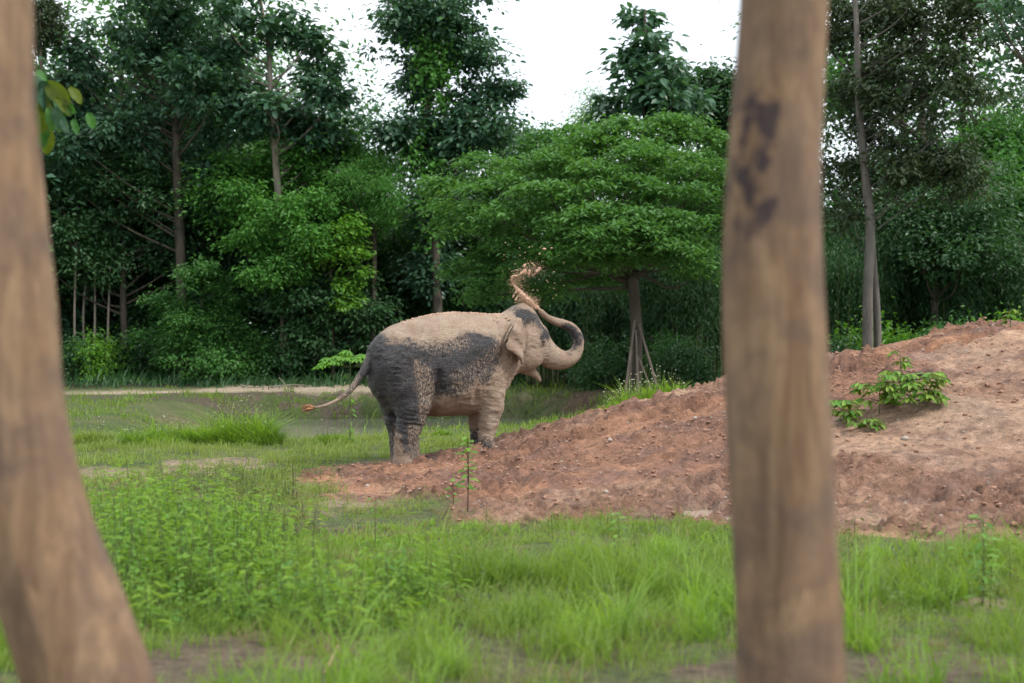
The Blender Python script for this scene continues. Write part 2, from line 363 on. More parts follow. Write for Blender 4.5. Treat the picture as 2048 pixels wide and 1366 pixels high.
def ground_mat(t, out, n):
    a = n.attr('col'); wt = n.attr('wet'); g = n('NewGeometry'); P_ = g.outputs['Position']
    f = n.noise(9, 8, P_, .7); f2 = n.noise(42, 6, P_, .7); f3 = n.noise(2.2, 4, P_, .6)
    k = n.ramp(f, [(.28, .42), (.5, .95), (.74, 1.5)]); k2 = n.ramp(f2, [(.3, .6), (.7, 1.35)]); k3 = n.ramp(f3, [(.3, .85), (.7, 1.15)])
    c1 = n.mix(1., a.outputs['Color'], k, 'MULTIPLY'); c1 = n.mix(.8, c1, k2, 'MULTIPLY'); c1 = n.mix(1., c1, k3, 'MULTIPLY')
    vo = n('TexVoronoi', i_Scale=26.); n.link(P_, vo.inputs['Vector']); peb = n.ramp(vo.outputs['Distance'], [(.08, 1.), (.16, 0.)])
    sel = n.math('GREATER_THAN', vo.outputs['Color'], .82); c1 = n.mix(n.math('MULTIPLY', n.math('MULTIPLY', peb, sel), .5), c1, (.42, .36, .31))
    p = n('BsdfPrincipled'); n.link(c1, p.inputs['Base Color']); p.inputs['Specular IOR Level'].default_value = .3
    n.link(n.ramp(wt.outputs['Fac'], [(.0, .92), (.8, .35)]), p.inputs['Roughness'])
    h = n.math('ADD', n.math('MULTIPLY', f, 1.), n.math('MULTIPLY', f2, .35)); b = n('Bump', i_Strength=1.); b.inputs['Distance'].default_value = .10
    n.link(h, b.inputs['Height']); n.link(b.outputs[0], p.inputs['Normal']); n.link(p.outputs[0], out.inputs[0])
M_ground = mat('ground_soil', ground_mat)
def sub(name, sel, **k):
    q = Q[sel].reshape(-1, 4); u, inv = np.unique(q, return_inverse=True)
    m = mesh(name, V[u], inv.reshape(-1, 4), True, {'col': ('POINT', c.reshape(-1, 3)[u]), 'wet': ('POINT', wet.ravel()[u])}); return link(name, m, M_ground, kind='structure', **k)
sub('ground', ~mc & ~pc); sub('dirt_mound', mc); sub('dirt_path', pc)

def water_mat(col, rough, bs=8, bd=.004):
    def fn(t, out, n):
        g = n('NewGeometry'); f = n.noise(bs, 3, g.outputs['Position'])
        p = n('BsdfPrincipled', i_Roughness=rough); p.inputs['Base Color'].default_value = (*col, 1); p.inputs['Specular IOR Level'].default_value = .5
        b = n('Bump', i_Strength=.3); b.inputs['Distance'].default_value = bd; n.link(f, b.inputs['Height']); n.link(b.outputs[0], p.inputs['Normal']); n.link(p.outputs[0], out.inputs[0])
    return fn
M_water = mat('murky_water', water_mat((.21, .22, .165), .06, 3, .008)); M_pud = mat('puddle_water', water_mat((.38, .30, .24), .1, 6, .004))
def sheet(name, P, z, mt):
    P = np.array(P); n = len(P); Vv = np.c_[P, np.full(n, z)]; return link(name, mesh(name, Vv, np.arange(n)[None]), mt, kind='structure')
sheet('pond_water', [(-13, 30), (5.5, 30), (5.5, 49), (-13, 49)], -.38, M_water)
for cx, cy, rx, ry in PUD:
    a = np.linspace(0, 2*np.pi, 40, endpoint=False); rr = 1+.0*a; zz = PUDZ-.035
    sheet('puddle', np.c_[cx+rx*1.3*np.cos(a), cy+ry*1.3*np.sin(a)], zz+.02+.004*(cx > 2.2), M_pud)

# ------------------------------------------------------------------ elephant
TH = math.radians(22); EX, EY, EZ = -.998, 22.0, .12; cs, sn = math.cos(TH), math.sin(TH)
def L(px, py, y=0.):
    k = (px-1024)/F; x = (k*(EY+y*cs)-EX+y*sn)/(cs-k*sn); return np.array([x, y, EYE+(HZ-py)/F*(EY+x*sn+y*cs)])
def smin(a, b, k):
    h = np.clip(.5+.5*(b-a)/k, 0, 1); return b+(a-b)*h-k*h*(1-h)
def seg_sd(X, Y_, Z_, a, b, ra, rb):
    ba = b-a; t = np.clip(((X-a[0])*ba[0]+(Y_-a[1])*ba[1]+(Z_-a[2])*ba[2])/(ba@ba), 0, 1)
    return np.sqrt((X-a[0]-t*ba[0])**2+(Y_-a[1]-t*ba[1])**2+(Z_-a[2]-t*ba[2])**2)-(ra+(rb-ra)*t)
def chain(X, Y_, Z_, P, k=.02):
    d = None
    for (a, ra), (b, rb) in zip(P[:-1], P[1:]):
        e = seg_sd(X, Y_, Z_, a.astype(np.float32), b.astype(np.float32), ra, rb); d = e if d is None else (np.minimum(d, e) if k == 0 else smin(d, e, k))
    return d
def ell(X, Y_, Z_, c_, r):
    g = np.sqrt(((X-c_[0])/r[0])**2+((Y_-c_[1])/r[1])**2+((Z_-c_[2])/r[2])**2); return (g-1)*min(r)
def surface_nets(Vg, org, h):
    ins = Vg < 0; n0, n1_, n2_ = Vg.shape
    cnt = np.zeros((n0-1, n1_-1, n2_-1), np.int8); cor = [(i, j, k) for i in (0, 1) for j in (0, 1) for k in (0, 1)]
    for i, j, k in cor: cnt += ins[i:n0-1+i, j:n1_-1+j, k:n2_-1+k]
    act = (cnt > 0) & (cnt < 8); ii = np.argwhere(act); pos = np.zeros((len(ii), 3)); ct = np.zeros(len(ii))
    for a in cor:
        for axn in range(3):
            if a[axn]: continue
            b = list(a); b[axn] = 1; va = Vg[ii[:, 0]+a[0], ii[:, 1]+a[1], ii[:, 2]+a[2]]; vb = Vg[ii[:, 0]+b[0], ii[:, 1]+b[1], ii[:, 2]+b[2]]
            cr_ = (va < 0) != (vb < 0); t = np.where(cr_, va/np.where(cr_, va-vb, 1), 0); p = np.tile(np.array(a, float), (len(ii), 1)); p[:, axn] += t
            pos += p*cr_[:, None]; ct += cr_
    pos = pos/ct[:, None]+ii; idx = -np.ones(act.shape, np.int64); idx[act] = np.arange(len(ii)); Fc = []
    for axn in range(3):
        sl0 = [slice(None)]*3; sl1 = [slice(None)]*3; sl0[axn] = slice(0, -1); sl1[axn] = slice(1, None)
        a = ins[tuple(sl0)]; b = ins[tuple(sl1)]; e = np.argwhere(a != b); o1, o2 = [(1, 2), (2, 0), (0, 1)][axn]
        e = e[(e[:, o1] > 0) & (e[:, o2] > 0) & (e[:, o1] < Vg.shape[o1]-1) & (e[:, o2] < Vg.shape[o2]-1)]
        qs = []
        for d1, d2 in ((-1, -1), (0, -1), (0, 0), (-1, 0)):
            q = e.copy(); q[:, o1] += d1; q[:, o2] += d2; qs.append(idx[q[:, 0], q[:, 1], q[:, 2]])
        q = np.stack(qs, 1); fl = a[e[:, 0], e[:, 1], e[:, 2]]; q[~fl] = q[~fl][:, ::-1]; Fc.append(q)
    return pos*h+org, np.concatenate(Fc)
def relax(V, Q, it, lam=.5):
    E = np.concatenate([Q[:, [0, 1]], Q[:, [1, 2]], Q[:, [2, 3]], Q[:, [3, 0]]]); dg = np.bincount(E.ravel(), minlength=len(V)).astype(float)[:, None]
    for _ in range(it):
        s = np.stack([np.bincount(E[:, 0], V[E[:, 1], k], len(V))+np.bincount(E[:, 1], V[E[:, 0], k], len(V)) for k in range(3)], 1); V = V+lam*(s/dg-V)
    return V
def vnormals(V, Q):
    fn = np.cross(V[Q[:, 2]]-V[Q[:, 0]], V[Q[:, 3]]-V[Q[:, 1]]); n = np.stack([sum(np.bincount(Q[:, j], fn[:, k], len(V)) for j in range(4)) for k in range(3)], 1)
    return n/(np.linalg.norm(n, axis=1)[:, None]+1e-12)

def build_elephant():
    h = .018; org = np.array([-2.45, -.9, 0.]); dims = (int(4.95/h), int(1.8/h), int(2.75/h))
    X, Y_, Z_ = np.meshgrid(*[(org[i]+h*np.arange(dims[i])).astype(np.float32) for i in range(3)], indexing='ij')
    #        px of the section, top row, bottom row, half width
    secs = [(738, 735, 760, .08), (743, 700, 778, .26), (757, 674, 802, .39), (775, 657, 822, .50), (800, 645, 826, .57), (835, 635, 829, .64), (871, 628, 832, .68), (907, 625, 832, .68),
            (943, 626, 828, .63), (975, 629, 815, .56), (1000, 628, 790, .47), (1018, 622, 762, .38), (1040, 616, 735, .26)]
    xs = []; tp = []; bt = []; hw = []
    for px, t, b, wd_ in secs:
        a = L(px, t); xs.append(a[0]); tp.append(a[2]); bt.append(L(px, b)[2]); hw.append(wd_)
    xf = X[:, 0, 0]; sp = spline(np.c_[xs, tp, bt, hw], 8)
    T = np.interp(xf, sp[:, 0], sp[:, 1]); B = np.interp(xf, sp[:, 0], sp[:, 2]); Hw = np.interp(xf, sp[:, 0], sp[:, 3])
    T = T[:, None, None]; B = B[:, None, None]; Hw = Hw[:, None, None]; zc = (T*.47+B*.53); up = T-zc; dn = zc-B
    hh = np.where(Z_ > zc, up, dn)
    g = (np.abs(Y_/Hw)**2.15+np.abs((Z_-zc)/hh)**2.15)**(1/2.15)
    d = (g-1)*np.minimum(Hw, .6); d = np.maximum(d, np.maximum(xs[0]-.01-X, X-xs[-1])).astype(np.float32)
    # spine ridge
    # neck and head
    def pt_(px, py, y, r): return (L(px, py, y), r)
    d = smin(d, chain(X, Y_, Z_, [pt_(985, 690, 0, .46), pt_(1015, 683, 0, .36), pt_(1040, 676, 0, .28)], .05), .12)
    head = ell(X, Y_, Z_, L(1047, 665), (.27, .27, .40))
    for s in (-1, 1):
        e = L(1043, 641); head = smin(head, ell(X, Y_, Z_, (e[0], s*.12, e[2]), (.22, .17, .235)), .06)
        e = L(1072, 668); head = smin(head, ell(X, Y_, Z_, (e[0]-.03, s*.13, e[2]), (.16, .12, .16)), .08)      # brow
        e = L(1058, 712); head = smin(head, ell(X, Y_, Z_, (e[0]-.02, s*.14, e[2]), (.20, .12, .22)), .08)      # cheek
    head = smin(head, chain(X, Y_, Z_, [pt_(1052, 655, 0, .22), pt_(1068, 678, 0, .215), pt_(1078, 695, 0, .205)], .05), .08)
    head = smin(head, ell(X, Y_, Z_, L(1045, 712), (.26, .22, .24)), .08)
    trunk = [(1066, 684, .20), (1080, 697, .205), (1094, 708, .195), (1108, 716, .172), (1122, 720, .148), (1136, 718, .124), (1147, 711, .106), (1154, 700, .094), (1157, 687, .085), (1155, 674, .080), (1149, 663, .075), (1140, 654, .069), (1127, 648, .062), (1112, 643, .055), (1098, 637, .049), (1088, 629, .044), (1082, 623, .042)]
    tk = spline(np.array([(*L(a, b, -.02-.0*i), r*(1.12 if i > 8 else 1.02)) for i, (a, b, r) in enumerate(trunk)]), 3)
    head = smin(head, chain(X, Y_, Z_, [(p[:3], p[3]) for p in tk], .012), .05)
    jaw = chain(X, Y_, Z_, [pt_(1040, 722, 0, .16), pt_(1056, 737, 0, .105), pt_(1068, 746, 0, .07), pt_(1076, 755, 0, .045), pt_(1080, 763, 0, .025)], .03)
    head = smin(head, jaw, .04)
    # mouth: a groove between trunk root and lower jaw
    mo = L(1082, 735); cut = ell(X, Y_, Z_, (mo[0]+.0, 0, mo[2]-.03), (.07, .5, .075)); 
    d = smin(d, head, .12); d = -smin(-d, cut, .03)
    # legs: px, row, side offset, radius, last entries are the foot
    legs = [
      ([(800, 735, -.26, .34), (812, 775, -.32, .31), (822, 812, -.35, .265), (822, 836, -.36, .225), (817, 853, -.36, .185), (813, 875, -.36, .170), (813, 900, -.36, .180), (814, 924, -.36, .215)], 931),
      ([(775, 735, .24, .34), (788, 775, .30, .31), (793, 812, .34, .25), (796, 838, .35, .215), (800, 860, .35, .175), (801, 885, .35, .165), (803, 904, .35, .175), (804, 920, .35, .205)], 925),
      ([(968, 700, -.28, .30), (976, 745, -.33, .27), (981, 785, -.35, .22), (983, 815, -.36, .185), (978, 848, -.36, .142), (973, 874, -.36, .124), (972, 893, -.36, .150)], 900),
      ([(958, 735, .28, .28), (957, 785, .34, .22), (955, 822, .35, .175), (957, 850, .35, .150), (959, 875, .35, .140), (960, 892, .35, .162)], 899)]
    for P, row in legs:
        ch = chain(X, Y_, Z_, [pt_(*p) for p in P], .03); zf = L(P[-1][0], row, P[-1][2])[2]
        d = smin(d, np.maximum(ch, zf-Z_), .07)
    # tail
    tl = spline(np.array([(*L(a, b, y), r) for a, b, y, r in [(765, 682, .0, .10), (750, 698, 0, .10), (742, 718, -.02, .088), (728, 742, -.06, .066), (713, 764, -.1, .052), (699, 782, -.14, .042), (680, 797, -.18, .033), (658, 808, -.2, .027), (636, 814, -.2, .022), (624, 815, -.2, .021)]]), 3)
    d = smin(d, chain(X, Y_, Z_, [(p[:3], p[3]) for p in tl], .01), .05)
    # ears, thin folded sheets (mirrored)
    ear = [(1043, 638), (1050, 648), (1050, 662), (1048, 680), (1047, 700), (1045, 722), (1043, 729), (1038, 722), (1030, 712), (1020, 706), (1011, 703), (1006, 697), (1006, 687), (1012, 678), (1017, 666), (1022, 653), (1031, 642)]
    eloc = np.array([L(a, b, -.42-.24*min(max((1048-a)/42, 0), 1)) for a, b in ear]); x0 = L(1048, 680, -.4)[0]
    e2 = poly_sd(X[:, 0, :], Z_[:, 0, :], eloc[:, [0, 2]]).astype(np.float32)[:, None, :]
    back = np.clip(x0-X, 0, .5); ys = .345+1.05*back-.8*back**2+.10*sst(.0, .10, back)+.025*np.sin(Z_*20+X*12)*np.clip(back*5, 0, 1)-.10*sst(2.1, 2.42, Z_)
    ee = np.abs(np.abs(Y_)-ys)-.018
    ee = np.maximum(ee, e2)-.006
    fold = chain(X, np.abs(Y_), Z_, [(np.array([L(1047, 642, -.4)[0], .27, L(1046, 642, -.4)[2]]), .035), (np.array([L(1032, 643, -.46)[0], .42, L(1032, 643, -.46)[2]]), .03),
            (np.array([L(1020, 660, -.56)[0], .56, L(1020, 660, -.56)[2]]), .027), (np.array([L(1008, 686, -.63)[0], .63, L(1008, 686, -.63)[2]]), .022)], .02)
    ee = smin(ee, fold, .02); d = smin(d, ee, .02)
    Vv, Qd = surface_nets(d, org, h); Vv = relax(Vv, Qd, 3, .5); nrm = vnormals(Vv, Qd)
    x, y, z = Vv.T
    # folds: knees, flank, shoulder, neck
    def reg(px, py, r, y0=-.4):
        q = L(px, py, y0); return np.exp(-(((x-q[0])**2+(z-q[2])**2)/(r*r)))
    wob = fbm3(x*5, y*5, z*5, 3, 3)
    disp = (fbm3(x*3, y*3, z*3, 3, 8)-.5)*.045+(1-np.abs(fbm3(x*7, y*7, z*16, 3, 44)*2-1)-.75)*.030*sst(2.3, 1.9, z)*sst(.2, .5, z)
    def groove(pts, wd_, dp, y0=-.5, side=-1):
        q = np.array([L(a, b, y0) for a, b in pts])[:, [0, 2]]; dd = np.full(len(x), 9.)
        for a, b in zip(q[:-1], q[1:]):
            e_ = b-a; t = np.clip(((x-a[0])*e_[0]+(z-a[1])*e_[1])/(e_@e_), 0, 1); dd = np.minimum(dd, np.hypot(x-a[0]-t*e_[0], z-a[1]-t*e_[1])*(1+.25*np.abs(t-.5)))
        return -dp*np.exp(-(dd/wd_)**2)*sst(.03, .2, np.abs(y))
    wz = fbm3(x*3, y*3, z*3, 3, 33)
    disp += .0038*np.sin(z*85+x*20+wz*16)*(reg(815, 842, .17)+.9*reg(790, 835, .14, .3))*(np.abs(y) > .1)
    disp += .0055*np.sin(x*75+z*22+wz*15)*(reg(885, 805, .2)+.9*reg(958, 770, .15)+.5*reg(925, 805, .18))
    disp += .0030*np.sin(z*95+x*30+wz*15)*(reg(982, 812, .18)+reg(975, 860, .15))
    disp += .006*np.sin(x*60-z*25+wz*15)*reg(1012, 745, .18)
    disp += groove([(872, 745), (870, 780), (872, 815), (878, 832)], .05, .05)+.035*np.exp(0)*(-groove([(845, 745), (852, 780), (850, 812)], .12, 1.))
    disp += groove([(952, 800), (946, 775), (950, 750)], .05, .035)+groove([(962, 775), (972, 755), (985, 742)], .02, .012)
    disp += groove([(862, 842), (845, 838), (825, 840), (800, 836)], .016, .014)+groove([(862, 832), (840, 829), (815, 831)], .014, .011)+groove([(850, 852), (830, 850), (800, 848)], .013, .012)
    disp += groove([(1000, 640), (998, 670), (1002, 700), (1008, 730), (1012, 760)], .05, .03)
    disp += groove([(1050, 650), (1051, 675), (1050, 700), (1047, 722)], .022, .03, -.3)
    disp += .04*reg(968, 690, .17)+.05*reg(815, 700, .17)
    disp += groove([(748, 720), (756, 760), (765, 800), (780, 835)], .05, .03, -.1)
    # shallow hollows: flank before the hip, behind the shoulder, temple
    disp += -.05*reg(862, 770, .2)*sst(-.2, -.45, y)*1-.045*reg(948, 735, .16)-.03*reg(1062, 655, .09, -.25)+.03*reg(975, 700, .2)+.03*reg(810, 720, .25)
    disp *= 1-sst(1.62, 1.8, x)*.9
    tr = sst(1.75, 1.95, x); tparam = np.arctan2(z-L(1120, 680)[2], x-L(1120, 680)[0])
    disp += tr*.0045*np.sin(tparam*62)
    disp *= 1-sst(-1.3, -1.45, x)*.8
    Vv = Vv+nrm*disp[:, None]
    # mud coat painted by region of the side (hide colour, same on both sides except shade painted on the far legs)
    def R(poly, y0=-.5): return poly_sd(x, z, np.array([L(a, b, y0) for a, b in poly])[:, [0, 2]])
    warp = (fbm3(x*3, y*3, z*3, 5, 15)-.5)*.42
    dark = np.minimum.reduce([
        R([(700, 640), (775, 657), (786, 662), (788, 680), (805, 684), (834, 687), (864, 702), (893, 704), (917, 694), (929, 665), (951, 656), (981, 670), (990, 694), (988, 718), (975, 742), (966, 757), (950, 750), (930, 765), (907, 777), (878, 772), (868, 790), (866, 826), (852, 842), (838, 860), (836, 890), (842, 915), (825, 925), (812, 905), (806, 880), (800, 850), (785, 900), (770, 900), (700, 830)]),
        R([(1018, 612), (1040, 596), (1066, 612), (1084, 638), (1096, 658), (1103, 672), (1096, 686), (1080, 684), (1077, 660), (1062, 648), (1040, 644), (1022, 640)], -.2),
        R([(1108, 690), (1128, 704), (1142, 700), (1149, 684), (1146, 668), (1130, 656), (1136, 652), (1153, 664), (1152, 690), (1146, 706), (1128, 712)], -.02)+.035,
        R([(955, 880), (992, 880), (992, 905), (955, 905)])+.10])
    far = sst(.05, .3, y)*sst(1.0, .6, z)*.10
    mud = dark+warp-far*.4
    topc = sst(.25, .75, nrm[:, 2])*sst(1.9, 2.15, z)*sst(-1.25, -1.0, x)*.22*(dark > -.6); mud = mud+topc
    earz = sst(.02, -.01, poly_sd(x, z, np.array([L(a, b, -.52) for a, b in [(1052, 634), (1052, 700), (1046, 732), (1036, 726), (1008, 708), (1002, 690), (1010, 665), (1028, 636)]])[:, [0, 2]]))*sst(.40, .46, np.abs(y))
    mud = mud*(1-earz)+.5*earz
    mud = mud-.12*sst(.12, .25, y)*sst(1.0, .8, z)*sst(.2, .35, x)  # mud also carries painted shade: far front leg darkened to stand apart
    # speckled band: how strongly dried flecks cover the dark hide
    speck = np.exp(-(R([(900, 750), (940, 735), (985, 690), (990, 735), (955, 768), (900, 778)])/.07).clip(0, 9)**2)*.8
    speck = np.maximum(speck, np.exp(-(R([(826, 725), (850, 740), (868, 800), (862, 845), (840, 850), (838, 800)])/.07).clip(0, 9)**2)*1.0)
    speck = np.maximum(speck, np.exp(-(R([(818, 850), (838, 850), (842, 925), (820, 925)])/.04).clip(0, 9)**2))
    speck = np.maximum(speck, reg(745, 720, .12, 0)*sst(-1.2, -1.35, x)+sst(-1.4, -1.5, x))
    speck = np.maximum(speck, np.exp(-(R([(786, 665), (860, 668), (930, 668), (930, 690), (870, 700), (800, 683)])/.08).clip(0, 9)**2)*.8)
    speck = np.maximum(speck, reg(1060, 630, .16, 0)*.6)
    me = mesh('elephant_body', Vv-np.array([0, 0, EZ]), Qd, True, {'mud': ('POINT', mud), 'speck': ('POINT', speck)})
    return me
def hide_mat(t, out, n):
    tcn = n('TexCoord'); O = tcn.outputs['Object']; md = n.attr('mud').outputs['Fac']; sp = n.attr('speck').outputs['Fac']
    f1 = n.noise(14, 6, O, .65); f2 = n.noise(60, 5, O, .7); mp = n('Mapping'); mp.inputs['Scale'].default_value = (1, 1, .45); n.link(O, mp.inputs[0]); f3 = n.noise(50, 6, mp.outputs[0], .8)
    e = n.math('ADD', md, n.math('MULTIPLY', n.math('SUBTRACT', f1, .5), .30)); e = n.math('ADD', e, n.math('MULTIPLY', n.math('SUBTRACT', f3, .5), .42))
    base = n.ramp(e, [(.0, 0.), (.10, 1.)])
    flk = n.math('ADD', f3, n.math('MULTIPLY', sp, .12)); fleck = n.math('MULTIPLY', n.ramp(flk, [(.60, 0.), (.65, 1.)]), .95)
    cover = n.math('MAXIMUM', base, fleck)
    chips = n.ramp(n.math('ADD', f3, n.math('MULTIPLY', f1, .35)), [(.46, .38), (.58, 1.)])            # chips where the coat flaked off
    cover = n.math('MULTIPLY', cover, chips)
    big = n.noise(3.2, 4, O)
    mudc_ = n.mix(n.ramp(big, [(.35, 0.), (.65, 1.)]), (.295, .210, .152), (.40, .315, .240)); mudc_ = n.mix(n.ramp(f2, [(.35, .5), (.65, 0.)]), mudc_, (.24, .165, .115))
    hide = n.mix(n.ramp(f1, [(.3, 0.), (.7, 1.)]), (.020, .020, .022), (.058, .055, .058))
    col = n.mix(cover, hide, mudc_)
    p = n('BsdfPrincipled'); n.link(col, p.inputs['Base Color']); p.inputs['Specular IOR Level'].default_value = .35
    n.link(n.ramp(cover, [(0, .42), (1, .9)]), p.inputs['Roughness'])
    mp3 = n('Mapping'); mp3.inputs['Scale'].default_value = (.45, .45, 1.5); n.link(O, mp3.inputs[0])
    v1 = n('TexVoronoi', i_Scale=30., feature='DISTANCE_TO_EDGE'); mp2 = n('Mapping'); mp2.inputs['Scale'].default_value = (1.5, 1, .8); n.link(O, mp2.inputs[0]); dist = n.mix(.06, mp2.outputs[0], n('TexNoise', i_Scale=8.).outputs['Color']); n.link(dist, v1.inputs['Vector'])
    crk = n.ramp(v1.outputs['Distance'], [(0, 0.), (.12, 1.)]); n.link(n.mix(.30, col, n.mix(1., col, n.mix(crk, (.45, .42, .40), (1., 1., 1.)), 'MULTIPLY')), p.inputs['Base Color'])
    wv = n('TexWave', i_Scale=9., bands_direction='Z'); wv.inputs['Distortion'].default_value = 9; wv.inputs['Detail'].default_value = 4; n.link(O, wv.inputs['Vector'])
    hgt = n.math('ADD', n.math('MULTIPLY', crk, .8), n.math('MULTIPLY', wv.outputs['Fac'], .10)); hgt = n.math('ADD', hgt, n.math('MULTIPLY', f2, .4)); hgt = n.math('ADD', hgt, n.math('MULTIPLY', cover, .25))
    wr = n.noise(20, 5, mp3.outputs[0], .7, 1.2); hgt = n.math('ADD', hgt, n.math('MULTIPLY', wr, 1.3))
    b = n('Bump', i_Strength=.7); b.inputs['Distance'].default_value = .022; n.link(hgt, b.inputs['Height']); n.link(b.outputs[0], p.inputs['Normal']); n.link(p.outputs[0], out.inputs[0])
M_hide = mat('elephant_hide', hide_mat)
el = thing('elephant', 'mud-coated grey elephant flinging soil over its head with its raised curled trunk', 'elephant', (EX, EY, EZ), TH)
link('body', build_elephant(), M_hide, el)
def E(px, py, y): return L(px, py, y)-np.array([0, 0, EZ])
def uvs(c_, r, n=10, m=8):
    th = np.linspace(0, np.pi, m); a = np.linspace(0, 2*np.pi, n, endpoint=False); V = np.array([[math.sin(t)*math.cos(q)*r[0]+c_[0], math.sin(t)*math.sin(q)*r[1]+c_[1], math.cos(t)*r[2]+c_[2]] for t in th for q in a])
    i, j = np.meshgrid(np.arange(m-1), np.arange(n), indexing='ij'); j2 = (j+1) % n
    return V, np.stack([i*n+j, (i+1)*n+j, (i+1)*n+j2, i*n+j2], -1).reshape(-1, 4)
M_eye = mat('eye_black', lambda t, o, n: n.link(n('BsdfPrincipled', i_Roughness=.12, **{'i_Base_Color': (.012, .008, .006, 1)}).outputs[0], o.inputs[0]))
M_lid = simple('eyelid_skin', (.12, .095, .08), (.26, .2, .15), 40, .8, .2)
M_nail = simple('toenail', (.36, .30, .24), (.5, .42, .33), 30, .6, .2)
M_hair = simple('tail_hair', (.25, .12, .06), (.45, .24, .13), 30, .9, .2)
EYEP = E(1088, 684, -.265)
link('eye', mesh('eye', *uvs(EYEP, (.020, .016, .015)), True), M_eye, el)
mb = MB()
for k, (dz, rr) in enumerate([(.024, .011), (-.022, .010), (-.045, .009), (.045, .008)]):
    a = np.linspace(-1, 1, 7); P = np.stack([EYEP[0]+a*.045, EYEP[1]-.004+a*a*.03, EYEP[2]+dz*.85*(1-a*a*.75)-.004*a], 1); add_tube(mb, P, rr*.75*(1-.6*np.abs(a)), 6)
link('eyelids', mb.mesh('eyelids', True, None), M_lid, el)
for fx, fy, yy, R0, row in ((814, 925, -.36, .215, 926), (973, 894, -.36, .165, 896)):
    cpt = E(fx, row, yy)
    for a in (-78, -48, -16, 14, 42):
        q = math.radians(a); pos = cpt+np.array([math.cos(q)*R0*.99, math.sin(q)*R0*.99, 0])
        Vn, Fn = uvs((0, 0, 0), (.016, .030, .034), 8, 6); c2, s2 = math.cos(q), math.sin(q); Vn = Vn@np.array([[c2, s2, 0], [-s2, c2, 0], [0, 0, 1]])+pos; link('toenail', mesh('toenail', Vn, Fn, True), M_nail, el)
mb = MB(); t0 = E(626, 815, -.2)
for k in range(60):
    a = rng.normal(size=3)*.022; P = np.array([t0+a*.4, t0+a+np.array([-.04, 0, -.0]), t0+a*1.5+np.array([-.10-rng.random()*.04, 0, -.02+rng.normal()*.02])]); add_tube(mb, P, [.007, .008, .002], 4)
link('tail_tuft', mb.mesh('tail_tuft', True), M_hair, el)
# crumbs of earth lying along the back
ICO = None
def ico():
    import bmesh
    b = bmesh.new(); bmesh.ops.create_icosphere(b, subdivisions=1, radius=1); V = np.array([v.co[:] for v in b.verts]); b.verts.ensure_lookup_table(); Fc = np.array([[v.index for v in f.verts] for f in b.faces]); b.free(); return V, Fc
IV, IF = ico()
def lumps(P, R, squash=.75, jit=.35):
    n = len(P); Vs = IV[None]*(1+rng.normal(size=(n, len(IV), 1))*jit*.5)*np.asarray(R)[:, None, None]; Vs[..., 2] *= squash
    a = rng.random(n)*6.28; x_ = Vs[..., 0]*np.cos(a)[:, None]-Vs[..., 1]*np.sin(a)[:, None]; y_ = Vs[..., 0]*np.sin(a)[:, None]+Vs[..., 1]*np.cos(a)[:, None]
    Vs = np.stack([x_*(1+rng.random((n, 1))*.5), y_, Vs[..., 2]], -1)+P[:, None]; return Vs.reshape(-1, 3), (IF[None]+(np.arange(n)*len(IV))[:, None, None]).reshape(-1, 3)
pp = []; 
for _ in range(420):
    px = rng.choice([rng.uniform(800, 1000), rng.normal(895, 30), rng.normal(975, 14)]); yy = rng.normal()*.14
    top = np.interp(px, [800, 835, 871, 907, 943, 975, 1000], [645, 635, 628, 625, 626, 629, 628]); q = E(px, top, 0); q[1] = yy; q[2] -= 1.0*yy*yy-.004; pp.append(q)
Vl, Fl = lumps(np.array(pp), rng.uniform(.006, .022, len(pp)))
cr_o = link('earth_crumbs', mesh('earth_crumbs', Vl, Fl), M_sand, label='crumbs of dry earth scattered along the back of the elephant', cat='earth crumbs', kind='stuff'); cr_o.location = (EX, EY, EZ); cr_o.rotation_euler = (0, 0, TH)
# the flung soil
def splash():
    h = .011; P0 = L(1015, 620); P1 = L(1100, 515); org = np.array([P0[0]-.1, -.35, P0[2]-.12]); dm = [int((P1[0]+.1-org[0])/h), int(.7/h), int((P1[2]+.1-org[2])/h)]
    X, Y_, Z_ = np.meshgrid(*[(org[i]+h*np.arange(dm[i])).astype(np.float32) for i in range(3)], indexing='ij'); wy = lambda i: .1*math.sin(i*1.3)
    main = [(1082, 622, .03), (1073, 614, .045), (1062, 606, .06), (1052, 598, .065), (1044, 590, .05), (1036, 580, .034), (1028, 570, .028), (1023, 560, .028), (1029, 552, .026), (1041, 548, .030), (1050, 542, .022), (1056, 548, .02), (1066, 551, .022), (1073, 543, .018), (1079, 536, .016), (1074, 524, .008)]
    d = chain(X, Y_, Z_, [(L(a, b, wy(i)*.6), r*.74) for i, (a, b, r) in enumerate(main)], .02)
    for br in ([(1030, 552, .016), (1020, 554, .01), (1012, 556, .005)], [(1041, 548, .014), (1034, 540, .012), (1026, 543, .006)], [(1050, 544, .016), (1047, 532, .014), (1052, 528, .006)], [(1058, 549, .014), (1060, 536, .01), (1056, 526, .006)],
               [(1073, 543, .012), (1084, 538, .01), (1087, 535, .006)], [(1079, 536, .01), (1068, 530, .008), (1060, 522, .004)], [(1036, 580, .02), (1028, 588, .012), (1024, 598, .008)], [(1052, 598, .03), (1040, 602, .03), (1030, 606, .012)], [(1044, 590, .03), (1034, 594, .02), (1028, 604, .01)]):
        d = smin(d, chain(X, Y_, Z_, [(L(a, b, wy(a)*.4), r) for a, b, r in br], .01), .02)
    nz_ = fbm3(X*22, Y_*22, Z_*22, 3, 5); d = d+(nz_-.45)*.060
    Vv, Qd = surface_nets(d.astype(np.float32), org, h); return mesh('soil_splash', Vv-np.array([0, 0, EZ]), Qd, True)
